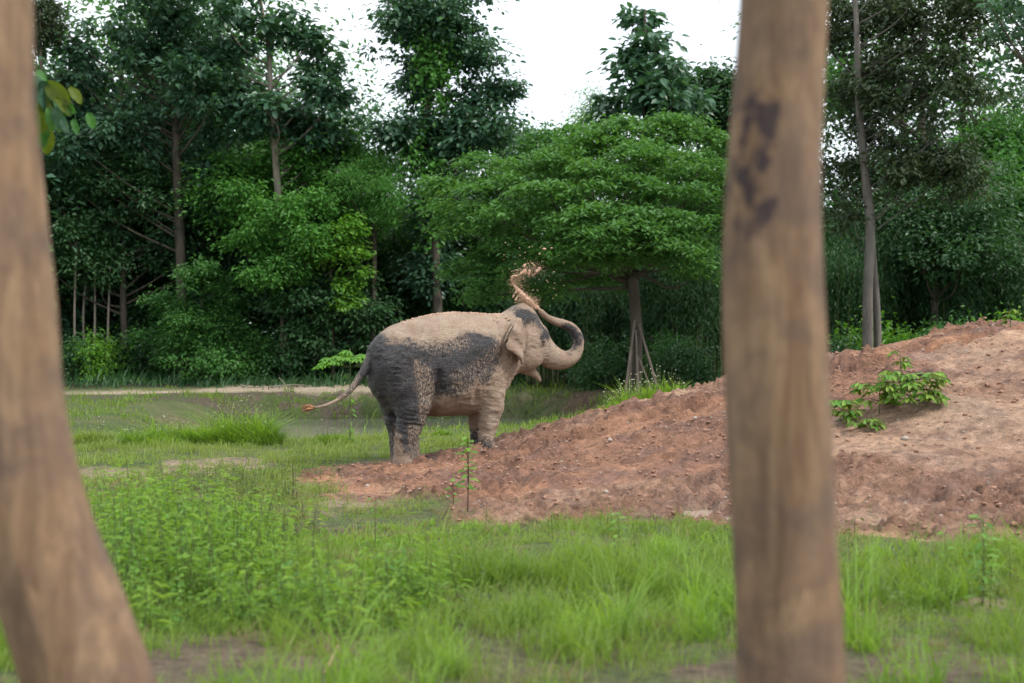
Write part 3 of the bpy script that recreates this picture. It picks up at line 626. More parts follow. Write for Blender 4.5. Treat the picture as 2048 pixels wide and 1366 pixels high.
sp_o = link('soil_splash', splash(), M_sand, label='twisting jet of wet soil flung up above the head of the elephant', cat='flung soil'); sp_o.location = (EX, EY, EZ); sp_o.rotation_euler = (0, 0, TH)
pd_ = []; rd = []
for _ in range(4200):
    t = rng.random()**1.5; cxp = np.interp(t, [0, .35, .6, .8, 1], [1068, 1045, 1028, 1050, 1080]); cyp = np.interp(t, [0, .35, .6, .8, 1], [608, 598, 560, 545, 535]); s = np.interp(t, [0, .35, .6, 1], [6, 9, 7, 9])
    pd_.append(E(cxp+rng.normal()*s, cyp+rng.normal()*s*.9, rng.normal()*.12)); rd.append(.0016+.004*rng.random()**3)
for _ in range(70): pd_.append(E(rng.uniform(1000, 1130), rng.uniform(480, 600), rng.normal()*.15)); rd.append(rng.uniform(.003, .009))
Vl, Fl = lumps(np.array(pd_), np.array(rd), 1.); dr = link('soil_spray', mesh('soil_spray', Vl, Fl), M_sand, label='fine spray of soil grains around the flung jet', cat='soil spray', kind='stuff'); dr.location = (EX, EY, EZ); dr.rotation_euler = (0, 0, TH)
for px, py, r, lb in ((1088, 498, .030, 'largest flying clod, high above the raised trunk'), (1103, 496, .018, 'small flying clod just right of the largest one'), (1079, 508, .014, 'tiny flying clod below left of the largest clod')):
    Vl, Fl = lumps(np.zeros((1, 3)), np.array([r])); link('flying_clod', mesh('flying_clod', Vl, Fl, True), M_sand, loc=Vector(((px-1024)/F*22.5, 22.5, EYE+(HZ-py)/F*22.5)), label=lb, cat='clod', group='clods flying above the elephant')

# ------------------------------------------------------------------ foreground trunks
def bark_mat(t, out, n):
    tcn = n('TexCoord'); O = tcn.outputs['Object']; mp = n('Mapping'); mp.inputs['Scale'].default_value = (1, 1, .14); n.link(O, mp.inputs[0]); V_ = mp.outputs[0]
    a = n.noise(11, 9, V_, .72, 1.0); b = n.noise(34, 6, V_, .7, .5); big = n.noise(3.4, 5, O, .65, .5)
    col = n.ramp(a, [(.30, (.110, .064, .038)), (.46, (.235, .145, .084)), (.68, (.34, .225, .138))])
    col = n.mix(n.ramp(big, [(.40, .8), (.58, 0.)]), col, (.125, .085, .066)); col = n.mix(n.math('MULTIPLY', n.ramp(b, [(.34, .7), (.52, 0.)]), .55), col, (.085, .055, .038))
    sc_ = n.attr('scar').outputs['Fac']; mps = n('Mapping'); mps.inputs['Scale'].default_value = (1, 1, .6); n.link(O, mps.inputs[0]); ss = n.math('ADD', n.math('MULTIPLY', sc_, .75), n.math('MULTIPLY', n.math('SUBTRACT', n.noise(15, 4, mps.outputs[0], .6, .4), .5), n.math('MULTIPLY', n.math('GREATER_THAN', sc_, .01), 2.6))); col = n.mix(n.ramp(ss, [(.42, 0.), (.72, .93)]), col, (.045, .032, .036))
    p = n('BsdfPrincipled', i_Roughness=.85); n.link(col, p.inputs['Base Color']); p.inputs['Specular IOR Level'].default_value = .25
    bp = n('Bump', i_Strength=.8); bp.inputs['Distance'].default_value = .03; n.link(n.math('ADD', a, n.math('MULTIPLY', b, .4)), bp.inputs['Height']); n.link(bp.outputs[0], p.inputs['Normal']); n.link(p.outputs[0], out.inputs[0])
M_bark = mat('smooth_tan_bark', bark_mat)
def big_trunk(P, lab, scars, seed, ridge):
    """P rows: px, row, radius in px, at distance D"""
    D = 4.1; sp = spline(np.array(P, float), 14); base = W(sp[0][0], sp[0][1], D); n = 96
    cen = np.stack([(sp[:, 0]-1024)/F*D, np.full(len(sp), D), EYE+(HZ-sp[:, 1])/F*D], 1); R = sp[:, 2]/F*D
    a = np.linspace(0, 2*np.pi, n, endpoint=False); V = []; sc = []
    for c_, r in zip(cen, R):
        lum = 1+.05*(fbm2(np.cos(a)*1.3+5, np.sin(a)*1.3+c_[2]*.8, 3, seed)-.5)*2
        fl = sst(.9, 0., c_[2]); lum = lum+ridge*fl*(fbm2(np.cos(a)*2.4+3+seed, np.sin(a)*2.4+c_[2]*.5, 2, seed+4)-.5)*1.3
        cr2 = np.clip(.5-np.abs(vn2(a*5.0+c_[2]*.9, c_[2]*.8+seed, seed+9)-.5)*9, 0, 1)*sst(1.9, .9, c_[2]+0*a)*.11; lum = lum-cr2
        X = c_[0]+np.cos(a)*r*lum; Y = c_[1]+np.sin(a)*r*lum; s = 0*a
        for sx, sy, rx, ry in scars:
            px = 1024+F*X/Y; py = HZ-(c_[2]-EYE)*F/Y; s = np.maximum(s, np.where(Y < c_[1], np.clip(1.25-np.sqrt(((px-sx)/rx)**2+((py-sy)/ry)**2), 0, 1), 0))
        sc.append(s); V.append(np.stack([X, Y, np.full(n, c_[2])], 1)+0)
    V = np.concatenate(V); sc = np.concatenate(sc); k = len(cen); i, j = np.meshgrid(np.arange(k-1), np.arange(n), indexing='ij'); j2 = (j+1) % n
    Qd = np.stack([i*n+j, i*n+j2, (i+1)*n+j2, (i+1)*n+j], -1).reshape(-1, 4)
    loc = np.array([cen[0][0], D, 0]); t = thing('foreground_tree', lab, 'tree', loc, group='tree trunks framing the view')
    link('trunk', mesh('trunk', V-loc, Qd, True, {'scar': ('POINT', sc)}), M_bark, t); return t
big_trunk([(330, 1960, 210), (262, 1700, 165), (215, 1500, 142), (182, 1366, 131), (118, 1180, 124), (60, 1000, 112), (20, 800, 106), (4, 600, 104), (-12, 400, 98), (-26, 200, 92), (-35, 0, 96), (-45, -250, 88), (-60, -700, 80), (-80, -1400, 70)],
          'smooth tan tree trunk at the left edge, leaning and flaring towards its foot', [], 3, .42)
big_trunk([(1584, 1950, 130), (1584, 1750, 118), (1583, 1500, 110), (1582, 1366, 107), (1577, 1200, 106), (1565, 1000, 104), (1556, 800, 104), (1547, 600, 102), (1546, 400, 96), (1552, 250, 92), (1567, 0, 88), (1574, -250, 86), (1580, -700, 80), (1590, -1400, 70)],
          'straight tan tree trunk right of centre with dark scars on its upper bark', [(1517, 240, 40, 75), (1505, 320, 55, 80), (1500, 400, 60, 80), (1485, 460, 30, 60), (1540, 230, 35, 40)], 8, .03)

# ------------------------------------------------------------------ trees
def crown_mesh(name, blobs, ncl, nlf, spread, ln, wd, shape='rhomb', droop=.3, flat=.6, hole=0.0, shell=.4, seed=1):
    """blobs: world centre + radii relative to the tree; leaves gathered in clumps"""
    vol = np.array([b[3]*b[4]*b[5] for b in blobs])**.75; pr = vol/vol.sum(); C = []
    while len(C) < ncl:
        b = blobs[rng.choice(len(blobs), p=pr)]; v = rng.normal(size=3); v /= np.linalg.norm(v); r = rng.random()**shell
        p = np.array(b[:3])+v*r*np.array(b[3:]); 
        if hole and vn3(*[np.array([q*.9]) for q in p], seed)[0] < hole: continue
        C.append(p)
    C = np.array(C); n = ncl*nlf; cc = np.repeat(C, nlf, 0); off = rng.normal(size=(n, 3))*spread*np.array([1, 1, flat])*np.repeat(rng.uniform(.6, 1.35, ncl), nlf)[:, None]
    P = cc+off; D = off*np.array([1, 1, .3])+rng.normal(size=(n, 3))*spread*.6; D /= np.linalg.norm(D, axis=1)[:, None]+1e-9; D[:, 2] -= droop*rng.random(n)*1.6
    Nn = np.stack([rng.normal(size=n)*.45, rng.normal(size=n)*.45-.15, np.ones(n)], 1); l = ln*rng.uniform(.6, 1.25, n)
    V, Fc, r = leaves(P, D, Nn, l, l*wd, shape); return mesh(name, V, Fc, False, {'rnd': ('FACE', r)}), C
def limbs_mesh(name, tr, C, nb, br=.05):
    mb = MB(); add_tube(mb, tr[:, :3], tr[:, 3], 10, wob=.25, seed=int(abs(tr[0][3])*1000)); zt = tr[:, 2]
    for i in rng.permutation(len(C))[:nb]:
        c_ = C[i]; zb = np.clip(c_[2]-np.hypot(c_[0]-tr[-1][0], c_[1])*.55-.5, zt[0]+.35*(zt[-1]-zt[0]), zt[-1]-.1)
        b = np.array([np.interp(zb, zt, tr[:, k]) for k in range(4)]); m1 = b[:3]*.5+c_*.5+np.array([0, 0, -.2])+rng.normal(size=3)*.15
        P = spline([b[:3], m1, c_], 4); r0 = min(b[3]*.5, br); add_tube(mb, P, np.linspace(r0, r0*.25, len(P)), 5)
    return mb.mesh(name, True)
def tree(name, lab, Y, trunk, blobs, mt, bark, ncl=60, nlf=110, spread=.45, ln=.16, wd=.5, shape='rhomb', nb=22, group=None, depth=1., cat='tree', droop=.3, hole=0., shell=.4, br=.06, flat=.6, extra=None):
    if trunk[0][0] < 1150: Y = max(Y, 54.5+(Y-44)*.25)
    x0 = (trunk[0][0]-1024)/F*Y; z0 = float(gz(x0, Y)); base = np.array([x0, Y, z0]); k = Y/F; spread, ln = spread*.66*Y/48, ln*Y/48
    tr = [(0, 0, -.15, trunk[0][2]*1.25)]+[((p[0]-1024)*k-x0, rng.normal()*.12, EYE+(HZ-p[1])*k-z0, p[2]) for p in trunk[0:]]
    tr = [t for i, t in enumerate(tr) if i == 0 or t[2] > tr[i-1][2]+.05]; tr = spline(tr, 5)
    ncl = int(ncl*1.25); nlf = int(nlf*1.25)
    B = [((b[0]-1024)*k-x0, (b[4] if len(b) > 4 else rng.normal()*.7), EYE+(HZ-b[1])*k-z0, b[2]*k, b[2]*k*depth, b[3]*k) for b in blobs]
    me, C = crown_mesh('crown', B, ncl, nlf, spread, ln, wd, shape, droop, flat, hole, shell)
    t = thing(name, lab, cat, base, group=group); link('trunk', limbs_mesh('trunk', tr, C, nb, br), bark, t); cr2 = link('crown', me, mt, t)
    if extra: extra(t, tr, B)
    return t
GB = 'trees of the dark wood behind the pond'
tree('tall_tree', 'sparse small-leaved tree at the upper left corner, close beside the leaning trunk', 46, [(85, 765, .14), (88, 500, .12), (84, 250, .09), (80, 20, .04)], [(85, 40, 42, 80), (95, 150, 30, 60), (70, -40, 50, 60)], M_olive, M_barkd, 60, 70, .3, .15, .5, hole=.4, group=GB)
tree('broad_tree', 'large dark broadleaf tree with forked stem filling the upper left', 50, [(368, 765, .22), (362, 515, .2), (356, 400, .18), (352, 250, .15), (350, 120, .1), (355, 20, .05)],
     [(165, 120, 65, 90), (290, 110, 100, 80), (405, 50, 80, 70), (220, 270, 130, 90), (400, 180, 90, 70), (340, 0, 110, 50), (150, 280, 60, 90), (420, 310, 90, 60), (250, 40, 40, 40), (130, 40, 30, 30)], M_teak, M_barkd, 190, 55, .42, .24, .58, 'oval', 40, GB, hole=.36)
tree('understorey_tree', 'low spreading tree in deep shade at the left, under the broad crown', 53, [(250, 765, .16), (245, 600, .13), (240, 420, .07)], [(170, 400, 110, 90), (300, 370, 110, 70), (160, 520, 90, 80), (290, 480, 110, 70), (400, 430, 100, 80)], M_dark, M_barkd, 200, 80, .5, .18, .5, nb=20, group=GB, hole=.2)
tree('teak_tree', 'tall tree with slender pale stem and sparse large leaves left of the sky gap', 47, [(578, 765, .17), (562, 500, .155), (556, 375, .15), (552, 300, .13), (542, 200, .11), (536, 100, .08), (520, 0, .06), (505, -60, .03)],
     [(505, 40, 62, 55), (590, 60, 55, 50), (640, 165, 60, 45), (475, 190, 60, 60), (685, 215, 38, 40), (560, 230, 100, 45), (650, 110, 40, 35), (600, 0, 45, 40), (460, 100, 40, 40), (620, 270, 80, 35)], M_teak, M_barkp, 120, 34, .38, .3, .6, 'oval', 34, GB, hole=.3, br=.05)
tree('leafy_tree', 'mid green tree behind the pale stem, its crown dropping to the undergrowth', 55.5, [(600, 765, .18), (605, 520, .15), (610, 340, .08)], [(620, 330, 110, 80), (480, 400, 110, 90), (560, 440, 100, 70), (690, 290, 50, 50), (640, 400, 90, 60)], M_vine, M_barkd, 200, 80, .5, .2, .5, nb=16, group=GB, hole=.15)
tree('feathery_tree', 'light yellow-green feathery tree in the gap left of the vine-clad tree', 46, [(745, 765, .1), (748, 480, .09), (750, 330, .04)], [(752, 345, 36, 50), (725, 420, 40, 45), (775, 400, 34, 50), (705, 360, 30, 34)], M_vine, M_barkd, 100, 120, .35, .14, .25, nb=14, group=GB, droop=.8)
tree('small_tree', 'fresh green small tree in front of the pale slender stem', 44, [(560, 765, .07), (565, 620, .06), (560, 470, .03)], [(560, 425, 60, 34, -.8), (500, 470, 50, 44, -.5), (610, 480, 60, 44, -.8), (550, 540, 60, 50, -.9), (485, 400, 34, 30, -.3), (640, 410, 36, 30, -.3)], M_vine, M_barkd, 110, 60, .32, .17, .5, 'oval', 14, cat='tree', hole=.3)
tree('bright_bush', 'bush with bright green sprays catching the light left of the elephant', 44, [(668, 765, .07), (665, 640, .06), (662, 520, .03)], [(690, 460, 38, 28), (655, 500, 62, 30), (705, 520, 34, 50), (610, 530, 40, 26), (700, 590, 26, 40)], M_bright, M_barkd, 46, 46, .26, .16, .6, 'oval', 12, cat='bush', hole=.3)
tree('leafy_bush', 'dark leafy bush below the bright green sprays', 45, [(630, 765, .08), (632, 660, .06), (635, 600, .03)], [(600, 610, 60, 60), (680, 620, 70, 70), (560, 560, 50, 60), (740, 620, 50, 60), (640, 690, 90, 60)], M_dark, M_barkd, 150, 70, .33, .2, .5, 'oval', 12, cat='bush')
tree('leafy_bush', 'rounded mid green bush on the far bank, left of centre', 46, [(405, 765, .08), (404, 680, .06), (402, 600, .03)], [(415, 555, 48, 34), (355, 620, 70, 38), (455, 615, 50, 60), (400, 660, 60, 60), (330, 690, 60, 40), (480, 700, 60, 40), (430, 725, 80, 30)], M_mid, M_barkd, 120, 74, .30, .15, .45, nb=12, cat='bush', hole=.3)
def vine(t, tr, B):
    k = t.location.y/F; bl = [((b[0]-(875))*k, -.9, EYE+(HZ-b[1])*k-t.location.z, b[2]*k, b[2]*k, b[3]*k) for b in [(855, 80, 32, 70), (865, 200, 40, 60), (850, 320, 40, 60), (860, 430, 30, 60), (875, 140, 40, 40)]]
    me, _ = crown_mesh('vine_leaves', bl, 46, 46, .3, .2, .7, 'oval', .7, .9); link('vine_leaves', me, M_vine, t)
tree('vine_clad_tree', 'tall tree hung with climbing vines, standing behind the elephant against the sky', 49, [(878, 765, .19), (875, 600, .18), (868, 450, .16), (860, 300, .13), (852, 150, .1), (850, 0, .06)],
     [(850, 40, 75, 60), (835, 150, 55, 60), (925, 95, 60, 45), (965, 190, 55, 50), (1000, 250, 42, 45), (880, 270, 90, 50), (860, 400, 50, 90), (865, 520, 50, 70), (765, 105, 34, 22), (790, 40, 34, 30), (930, 0, 60, 40), (1010, 175, 28, 24), (795, 265, 42, 40), (945, 260, 60, 50), (985, 130, 26, 20)], M_teak, M_barkd, 250, 55, .42, .22, .6, 'oval', 40, GB, hole=.2, extra=vine)
tree('teak_tree', 'tall large-leaved tree rising above the umbrella-shaped crown with a lone top tuft', 55, [(1302, 765, .17), (1300, 400, .15), (1296, 230, .12), (1292, 120, .07), (1290, 20, .03)],
     [(1290, 170, 55, 45), (1290, 95, 50, 35), (1289, 15, 24, 22), (1362, 165, 30, 36), (1235, 200, 34, 40), (1350, 120, 34, 26), (1240, 125, 24, 26), (1390, 200, 24, 20), (1330, 230, 80, 30)], M_teak, M_barkd, 60, 34, .36, .34, .62, 'oval', 40, GB, hole=.1)
tree('dark_tree', 'dark tree between the tall large-leaved tree and the right trunk', 57, [(1440, 765, .15), (1440, 400, .12), (1440, 170, .05)], [(1440, 170, 40, 45), (1425, 235, 60, 45), (1470, 220, 50, 60)], M_dark, M_barkd, 100, 60, .42, .22, .55, 'oval', 18, GB)
tree('feathery_tree', 'faint thin feathery tree top against the white sky, above the umbrella-shaped crown', 62, [(1185, 765, .08), (1185, 400, .07), (1180, 200, .03)], [(1180, 200, 22, 40), (1175, 240, 35, 30)], M_bright, M_barkd, 34, 30, .35, .16, .25, nb=16, group=GB, droop=.6, br=.02)
tree('rear_tree', 'rounded light green tree top behind the left shoulder of the umbrella-shaped crown', 66, [(1075, 765, .15), (1075, 420, .12), (1072, 290, .06)], [(1075, 275, 45, 32), (1040, 300, 40, 30), (1110, 310, 50, 30), (1080, 360, 80, 60)], M_mid, M_barkd, 100, 70, .45, .2, .5, nb=10, group=GB)
def fork(t, tr, B):
    k = 42/F; x0 = t.location.x; z0 = t.location.z; P = [((p[0]-1024)*k-x0, .3, EYE+(HZ-p[1])*k-z0) for p in [(1762, 765), (1760, 640), (1752, 520), (1748, 450), (1741, 410)]]; mb = MB(); add_tube(mb, spline(P, 4), np.linspace(.13, .06, 17), 9, wob=.2); link('side_stem', mb.mesh('side_stem', True), M_barkg, t)
tree('grey_stemmed_tree', 'tall grey-stemmed tree with sparse dark leaves just right of the scarred trunk', 42, [(1737, 765, .165), (1736, 600, .155), (1740, 450, .145), (1728, 330, .13), (1716, 200, .11), (1710, 80, .09), (1706, -40, .06)],
     [(1700, 40, 70, 90), (1800, 70, 90, 90), (1900, 50, 80, 90), (1740, 200, 90, 80), (1870, 190, 100, 90), (1700, 330, 50, 80), (1800, 330, 100, 90), (1900, 330, 80, 80), (1720, 420, 60, 40), (1850, -30, 150, 60)], M_olive, M_barkg, 300, 46, .38, .21, .55, 'oval', 60, GB, hole=.33, br=.02, extra=fork)
tree('dark_tree', 'dark olive tree right of the grey-stemmed one, sinking into the bamboo', 50, [(1870, 765, .15), (1868, 560, .13), (1860, 400, .08)], [(1830, 420, 100, 70), (1940, 420, 90, 90), (1880, 500, 120, 60), (1780, 480, 60, 60)], M_dark, M_barkd, 190, 60, .45, .19, .5, nb=20, group=GB, hole=.25)
tree('leafy_tree', 'fresh green tree at the right edge below the open sky', 54, [(2030, 765, .15), (2030, 500, .12), (2025, 300, .06)], [(2020, 260, 55, 60), (2050, 340, 60, 80), (2000, 400, 60, 80), (2030, 500, 70, 60)], M_mid, M_barkd, 150, 70, .42, .2, .5, nb=20, group=GB, hole=.15)
tree('overhanging_tree', 'branches with large dark leaves reaching in at the upper right corner', 34, [(2130, 740, .18), (2130, 400, .15), (2125, 60, .1)], [(2035, 60, 34, 55), (1985, 20, 40, 30), (2060, 0, 50, 40), (1990, 80, 24, 30), (2110, 60, 90, 110), (2110, -60, 110, 60)], M_teak, M_barkd, 80, 30, .25, .22, .6, 'oval', 30, GB, br=.05)

# umbrella-shaped tree with propped trunk
def umbrella():
    Y = 42; k = Y/F; x0 = (1268-1024)*k; z0 = float(gz(x0, Y)); fx = lambda px: (px-1024)*k-x0; fz = lambda py: EYE+(HZ-py)*k-z0
    t = thing('umbrella_tree', 'wide umbrella-shaped tree with layered fine foliage, propped by poles right of the elephant', 'tree', (x0, Y, z0))
    # pads of foliage along the dome: px, row, half width px, half height px, depth offset m
    pads = [(1290, 262, 95, 20, 0), (1200, 282, 80, 20, -.6), (1385, 275, 75, 20, .5), (1110, 318, 80, 18, -1), (1450, 300, 60, 22, -.3), (1290, 310, 100, 22, -1.6), (1180, 340, 80, 20, -2), (1050, 345, 80, 20, 0), (1400, 335, 80, 22, -1.8), (960, 330, 60, 16, .6), (990, 372, 80, 20, -1.2), (900, 372, 62, 16, .2),
            (1100, 385, 80, 20, -2.6), (930, 415, 70, 18, -.8), (1250, 375, 80, 20, -2.8), (1350, 385, 70, 20, -2.6), (1440, 385, 60, 24, -1.5), (1030, 425, 75, 20, -2), (880, 400, 50, 16, 1.2), (1200, 430, 90, 20, -3.4), (1290, 425, 70, 18, -3.4), (1160, 465, 70, 18, -3.2), (1250, 460, 90, 20, -3.8), (1330, 460, 60, 20, -3.4), (1120, 450, 50, 16, -2.8),
            (1180, 500, 80, 20, -3.2), (1380, 520, 50, 18, -3.), (1280, 490, 100, 20, -3.6), (1340, 440, 70, 20, -3.6), (1110, 500, 60, 20, -2.2), (1230, 520, 70, 16, -2.4), (1180, 560, 70, 20, 1.5), (1040, 575, 70, 26, 1.2), (1120, 520, 90, 26, 1.8), (1250, 500, 90, 26, 2.2), (1350, 470, 80, 26, 2), (1230, 440, 100, 24, 1), (1060, 470, 80, 24, .6), (1400, 540, 45, 18, -1.5), (1390, 430, 60, 20, .5), (1300, 350, 110, 24, .6), (1130, 410, 90, 24, .8), (905, 460, 45, 18, .2), (925, 545, 40, 24, .3), (870, 370, 40, 14, .2), (1170, 262, 50, 14, .2),
            (960, 460, 70, 20, -1), (1020, 490, 70, 20, -1.4), (960, 520, 50, 22, -.6), (990, 560, 55, 24, -.8), (1060, 530, 60, 22, -1.5), (1370, 500, 50, 18, -3), (1430, 470, 50, 24, -1.6), (1300, 500, 50, 14, -3), (950, 590, 40, 26, 0), (1100, 580, 60, 24, -.8), (1440, 430, 60, 24, -1.4), (1160, 520, 60, 18, -1.6), (1220, 300, 120, 22, 2), (1350, 320, 120, 22, 2.4), (1080, 360, 110, 22, 2.2), (1200, 380, 130, 26, 2.6), (1330, 400, 120, 30, 2.4), (1000, 440, 90, 30, 2), (1480, 350, 60, 30, .5), (1490, 420, 50, 30, .3), (1150, 300, 60, 16, .4), (1350, 245, 60, 14, .3), (1240, 252, 60, 12, .2)]
    Ps = []; cen = []
    for px, py, rx, ry, dy in pads:
        n = int(rx*rx*.085)+120; ncl = max(8, int(n/22)); kd = (Y+dy)/F; c0 = np.array([(px-1024)*kd-x0, dy, EYE+(HZ-py)*kd-z0]); cen.append(c0)
        a = rng.random(ncl)*2*np.pi; r = np.sqrt(rng.random(ncl)); q = np.stack([np.cos(a)*r*rx*k, np.sin(a)*r*rx*k*.8, (1-r*r)*ry*k*.9-ry*k*.5*r+rng.normal(size=ncl)*.09], 1)+c0
        p = np.repeat(q, 30, 0)+rng.normal(size=(ncl*30, 3))*np.array([.20, .20, .075]); Ps.append(p)
    P = np.concatenate(Ps); n = len(P); a = rng.random(n)*2*np.pi; D = np.stack([np.cos(a), np.sin(a), -.15-.5*rng.random(n)], 1); Nn = np.stack([rng.normal(size=n)*.3, rng.normal(size=n)*.3-.1, np.ones(n)], 1)
    l = rng.uniform(.12, .26, n); V, Fc, r = leaves(P, D, Nn, l, l*.42, 'rhomb'); link('crown', mesh('crown', V, Fc, False, {'rnd': ('FACE', r)}), M_rain, t)
    mb = MB(); tr = spline([(0, 0, -.2, .23), (0, 0, .3, .20), (fx(1272), 0, fz(660), .17), (fx(1266), 0, fz(560), .16), (fx(1262), 0, fz(510), .15)], 5); add_tube(mb, tr[:, :3], tr[:, 3], 12, wob=.25); top = tr[-1, :3]
    for c0 in cen[::2]:
        m1 = top*.45+c0*.55+np.array([0, 0, -.35]); P_ = spline([top+np.array([0, 0, -.1-rng.random()*.9]), m1+rng.normal(size=3)*.15, c0+np.array([0, 0, -.05])], 5); add_tube(mb, P_, np.linspace(.055, .012, len(P_)), 6)
    link('trunk', mb.mesh('trunk', True), M_barkd, t)
    for a, b, r0, lb in (((1232, 792), (1268, 640), .045, 'leftmost wooden pole propping the umbrella-shaped tree'), ((1318, 770), (1276, 648), .04, 'rightmost leaning pole propping the umbrella-shaped tree'), ((1272, 775), (1270, 660), .04, 'upright pole tied to the front of the propped trunk'), ((1248, 780), (1266, 655), .03, 'thin pole between the leftmost prop and the trunk'), ((1312, 768), (1272, 705), .03, 'short low brace crossing to the right-hand prop')):
        za = float(gz((a[0]-1024)*k, Y-.7)); A = np.array([(a[0]-1024)*k, Y-.9 if r0 > .035 else Y-.5, 0]); A[2] = float(gz(A[0], A[1]))-.05; B_ = np.array([(b[0]-1024)*k, Y-.24, EYE+(HZ-b[1])*k]); P_ = np.array([A, A*.5+B_*.5+np.array([.02, 0, 0]), B_])-A
        mb = MB(); add_tube(mb, P_, [r0, r0*.95, r0*.8], 8, wob=.2); link('support_pole', mb.mesh('support_pole', True), M_stake, loc=A, label=lb, cat='pole', group='wooden poles propping the umbrella-shaped tree')
umbrella()

# slim pale saplings deep in the left shade
for i, (px, top, bot, Y, ln_) in enumerate([(150, 480, 650, 49, 'leftmost slim pale sapling, next to the leaning foreground trunk'), (188, 520, 640, 51, 'second slim pale sapling from the left, in shade'), (218, 500, 625, 52, 'third slim pale sapling from the left, in shade'), (172, 560, 640, 53, 'shortest thin pale stem, between the first two saplings')]):
    tree('slim_sapling', ln_, Y, [(px, 765, .045), (px-2, 640, .045), (px+2, top, .03)], [(px, top-25, 20, 25)], M_dark, M_barkp, 8, 24, .3, .2, .5, 'oval', 3, 'slim pale saplings in the shade')

# bamboo and undergrowth
def bamboo(px, Y, n, hgt, lab, mt=M_bright, wd=1.1):
    x0 = (px-1024)/F*Y; z0 = float(gz(x0, Y)); t = thing('bamboo_clump', lab, 'bamboo', (x0, Y, z0), group='bamboo clumps at the edge of the wood'); mb = MB(); C = []
    for i in range(n):
        a = rng.random()*6.28; r = rng.random()**.5*wd; b = np.array([math.cos(a)*r, math.sin(a)*r*.7, -.1]); H = hgt*rng.uniform(.7, 1.1); lean = rng.normal(size=2)*.13*H+b[:2]*.5
        P = spline([b, b+np.array([lean[0]*.2, lean[1]*.2, H*.5]), b+np.array([lean[0]*.55, lean[1]*.55, H*.85]), b+np.array([lean[0], lean[1], H])], 4); add_tube(mb, P, np.linspace(.032, .01, len(P)), 5)
        for q in P[4:]: C += [q+rng.normal(size=3)*.25 for _ in range(2)]
    link('culms', mb.mesh('culms', True), M_culm, t); C = np.array(C); m = 26; P = np.repeat(C, m, 0)+rng.normal(size=(len(C)*m, 3))*.28; k = len(P); a = rng.random(k)*6.28
    V, Fc, r = leaves(P, np.stack([np.cos(a), np.sin(a), -.6-rng.random(k)], 1), np.stack([rng.normal(size=k)*.5, rng.normal(size=k)*.5, np.ones(k)], 1), rng.uniform(.14, .26, k), np.full(k, .04), 'rhomb'); link('leaves', mesh('leaves', V, Fc, False, {'rnd': ('FACE', r)}), mt, t)
    return t
bp = bamboo(1690, 50, 34, 5.2, 'bamboo clump showing just right of the scarred trunk', M_dark)
dup(bp, (*W(1810, 700, 53)[:2], 0), 1.2, 1.05, 'bamboo clump behind the dirt mound, right of the grey stem').location.z = float(gz(W(1810, 0, 53)[0], 53))
bq = bamboo(1350, 49, 40, 4.6, 'shaded bamboo clump between the propped trunk and scarred trunk', M_dark)
for px, Y, rz, sc, lb in ((1430, 51, 2, 1.1, 'dark bamboo clump half hidden by the scarred trunk'), (1190, 51, 1, 1., 'shaded bamboo clump behind the curled elephant trunk'), (1920, 51, 4, 1.1, 'dark bamboo clump above the crest of the dirt mound'), (2010, 55, 3, 1.2, 'bamboo clump at the far right edge'), (1090, 52, 5, .95, 'low bamboo clump just above the head of the elephant'), (2080, 50, .4, 1., 'bamboo clump cut by the right border of the view')):
    x = (px-1024)/F*Y; dup(bq, (x, Y, float(gz(x, Y))), rz, sc, lb)
def shrub(px, Y, rx, ry, lab, mt, name='shrub'):
    Y = max(Y, 55.) if px < 1150 else Y
    k = Y/F; x0 = (px-1024)*k; t = thing(name, lab, 'shrub', (x0, Y, float(gz(x0, Y))), group='shrubs along the foot of the wood'); B = [(rng.normal()*rx*k*.3, rng.normal()*.3, ry*k*rng.uniform(.4, .8), rx*k*rng.uniform(.5, .8), .9, ry*k*.6) for _ in range(4)]
    me, C = crown_mesh('foliage', B, int(30+rx*.35), 60, .26, .16, .45, 'rhomb', .4, .8); link('foliage', me, mt, t)
    mb = MB()
    for c_ in C[:10]: P = spline([(c_[0]*.15, c_[1]*.15, -.1), (c_[0]*.5, c_[1]*.5, c_[2]*.55), c_], 3); add_tube(mb, P, np.linspace(.025, .008, len(P)), 5)
    link('stems', mb.mesh('stems', True), M_barkd, t); return t
s1 = shrub(140, 50, 70, 70, 'dense shrub beside the foot of the leaning trunk', M_dark); s2 = shrub(460, 51, 100, 80, 'broad low shrub above the path, left of centre', M_mid); s3 = shrub(1040, 48, 80, 60, 'leafy shrub behind the belly and chin of the elephant', M_dark); s4 = shrub(200, 49, 70, 80, 'grass-green shrub in a sunlit gap at left', M_bright)
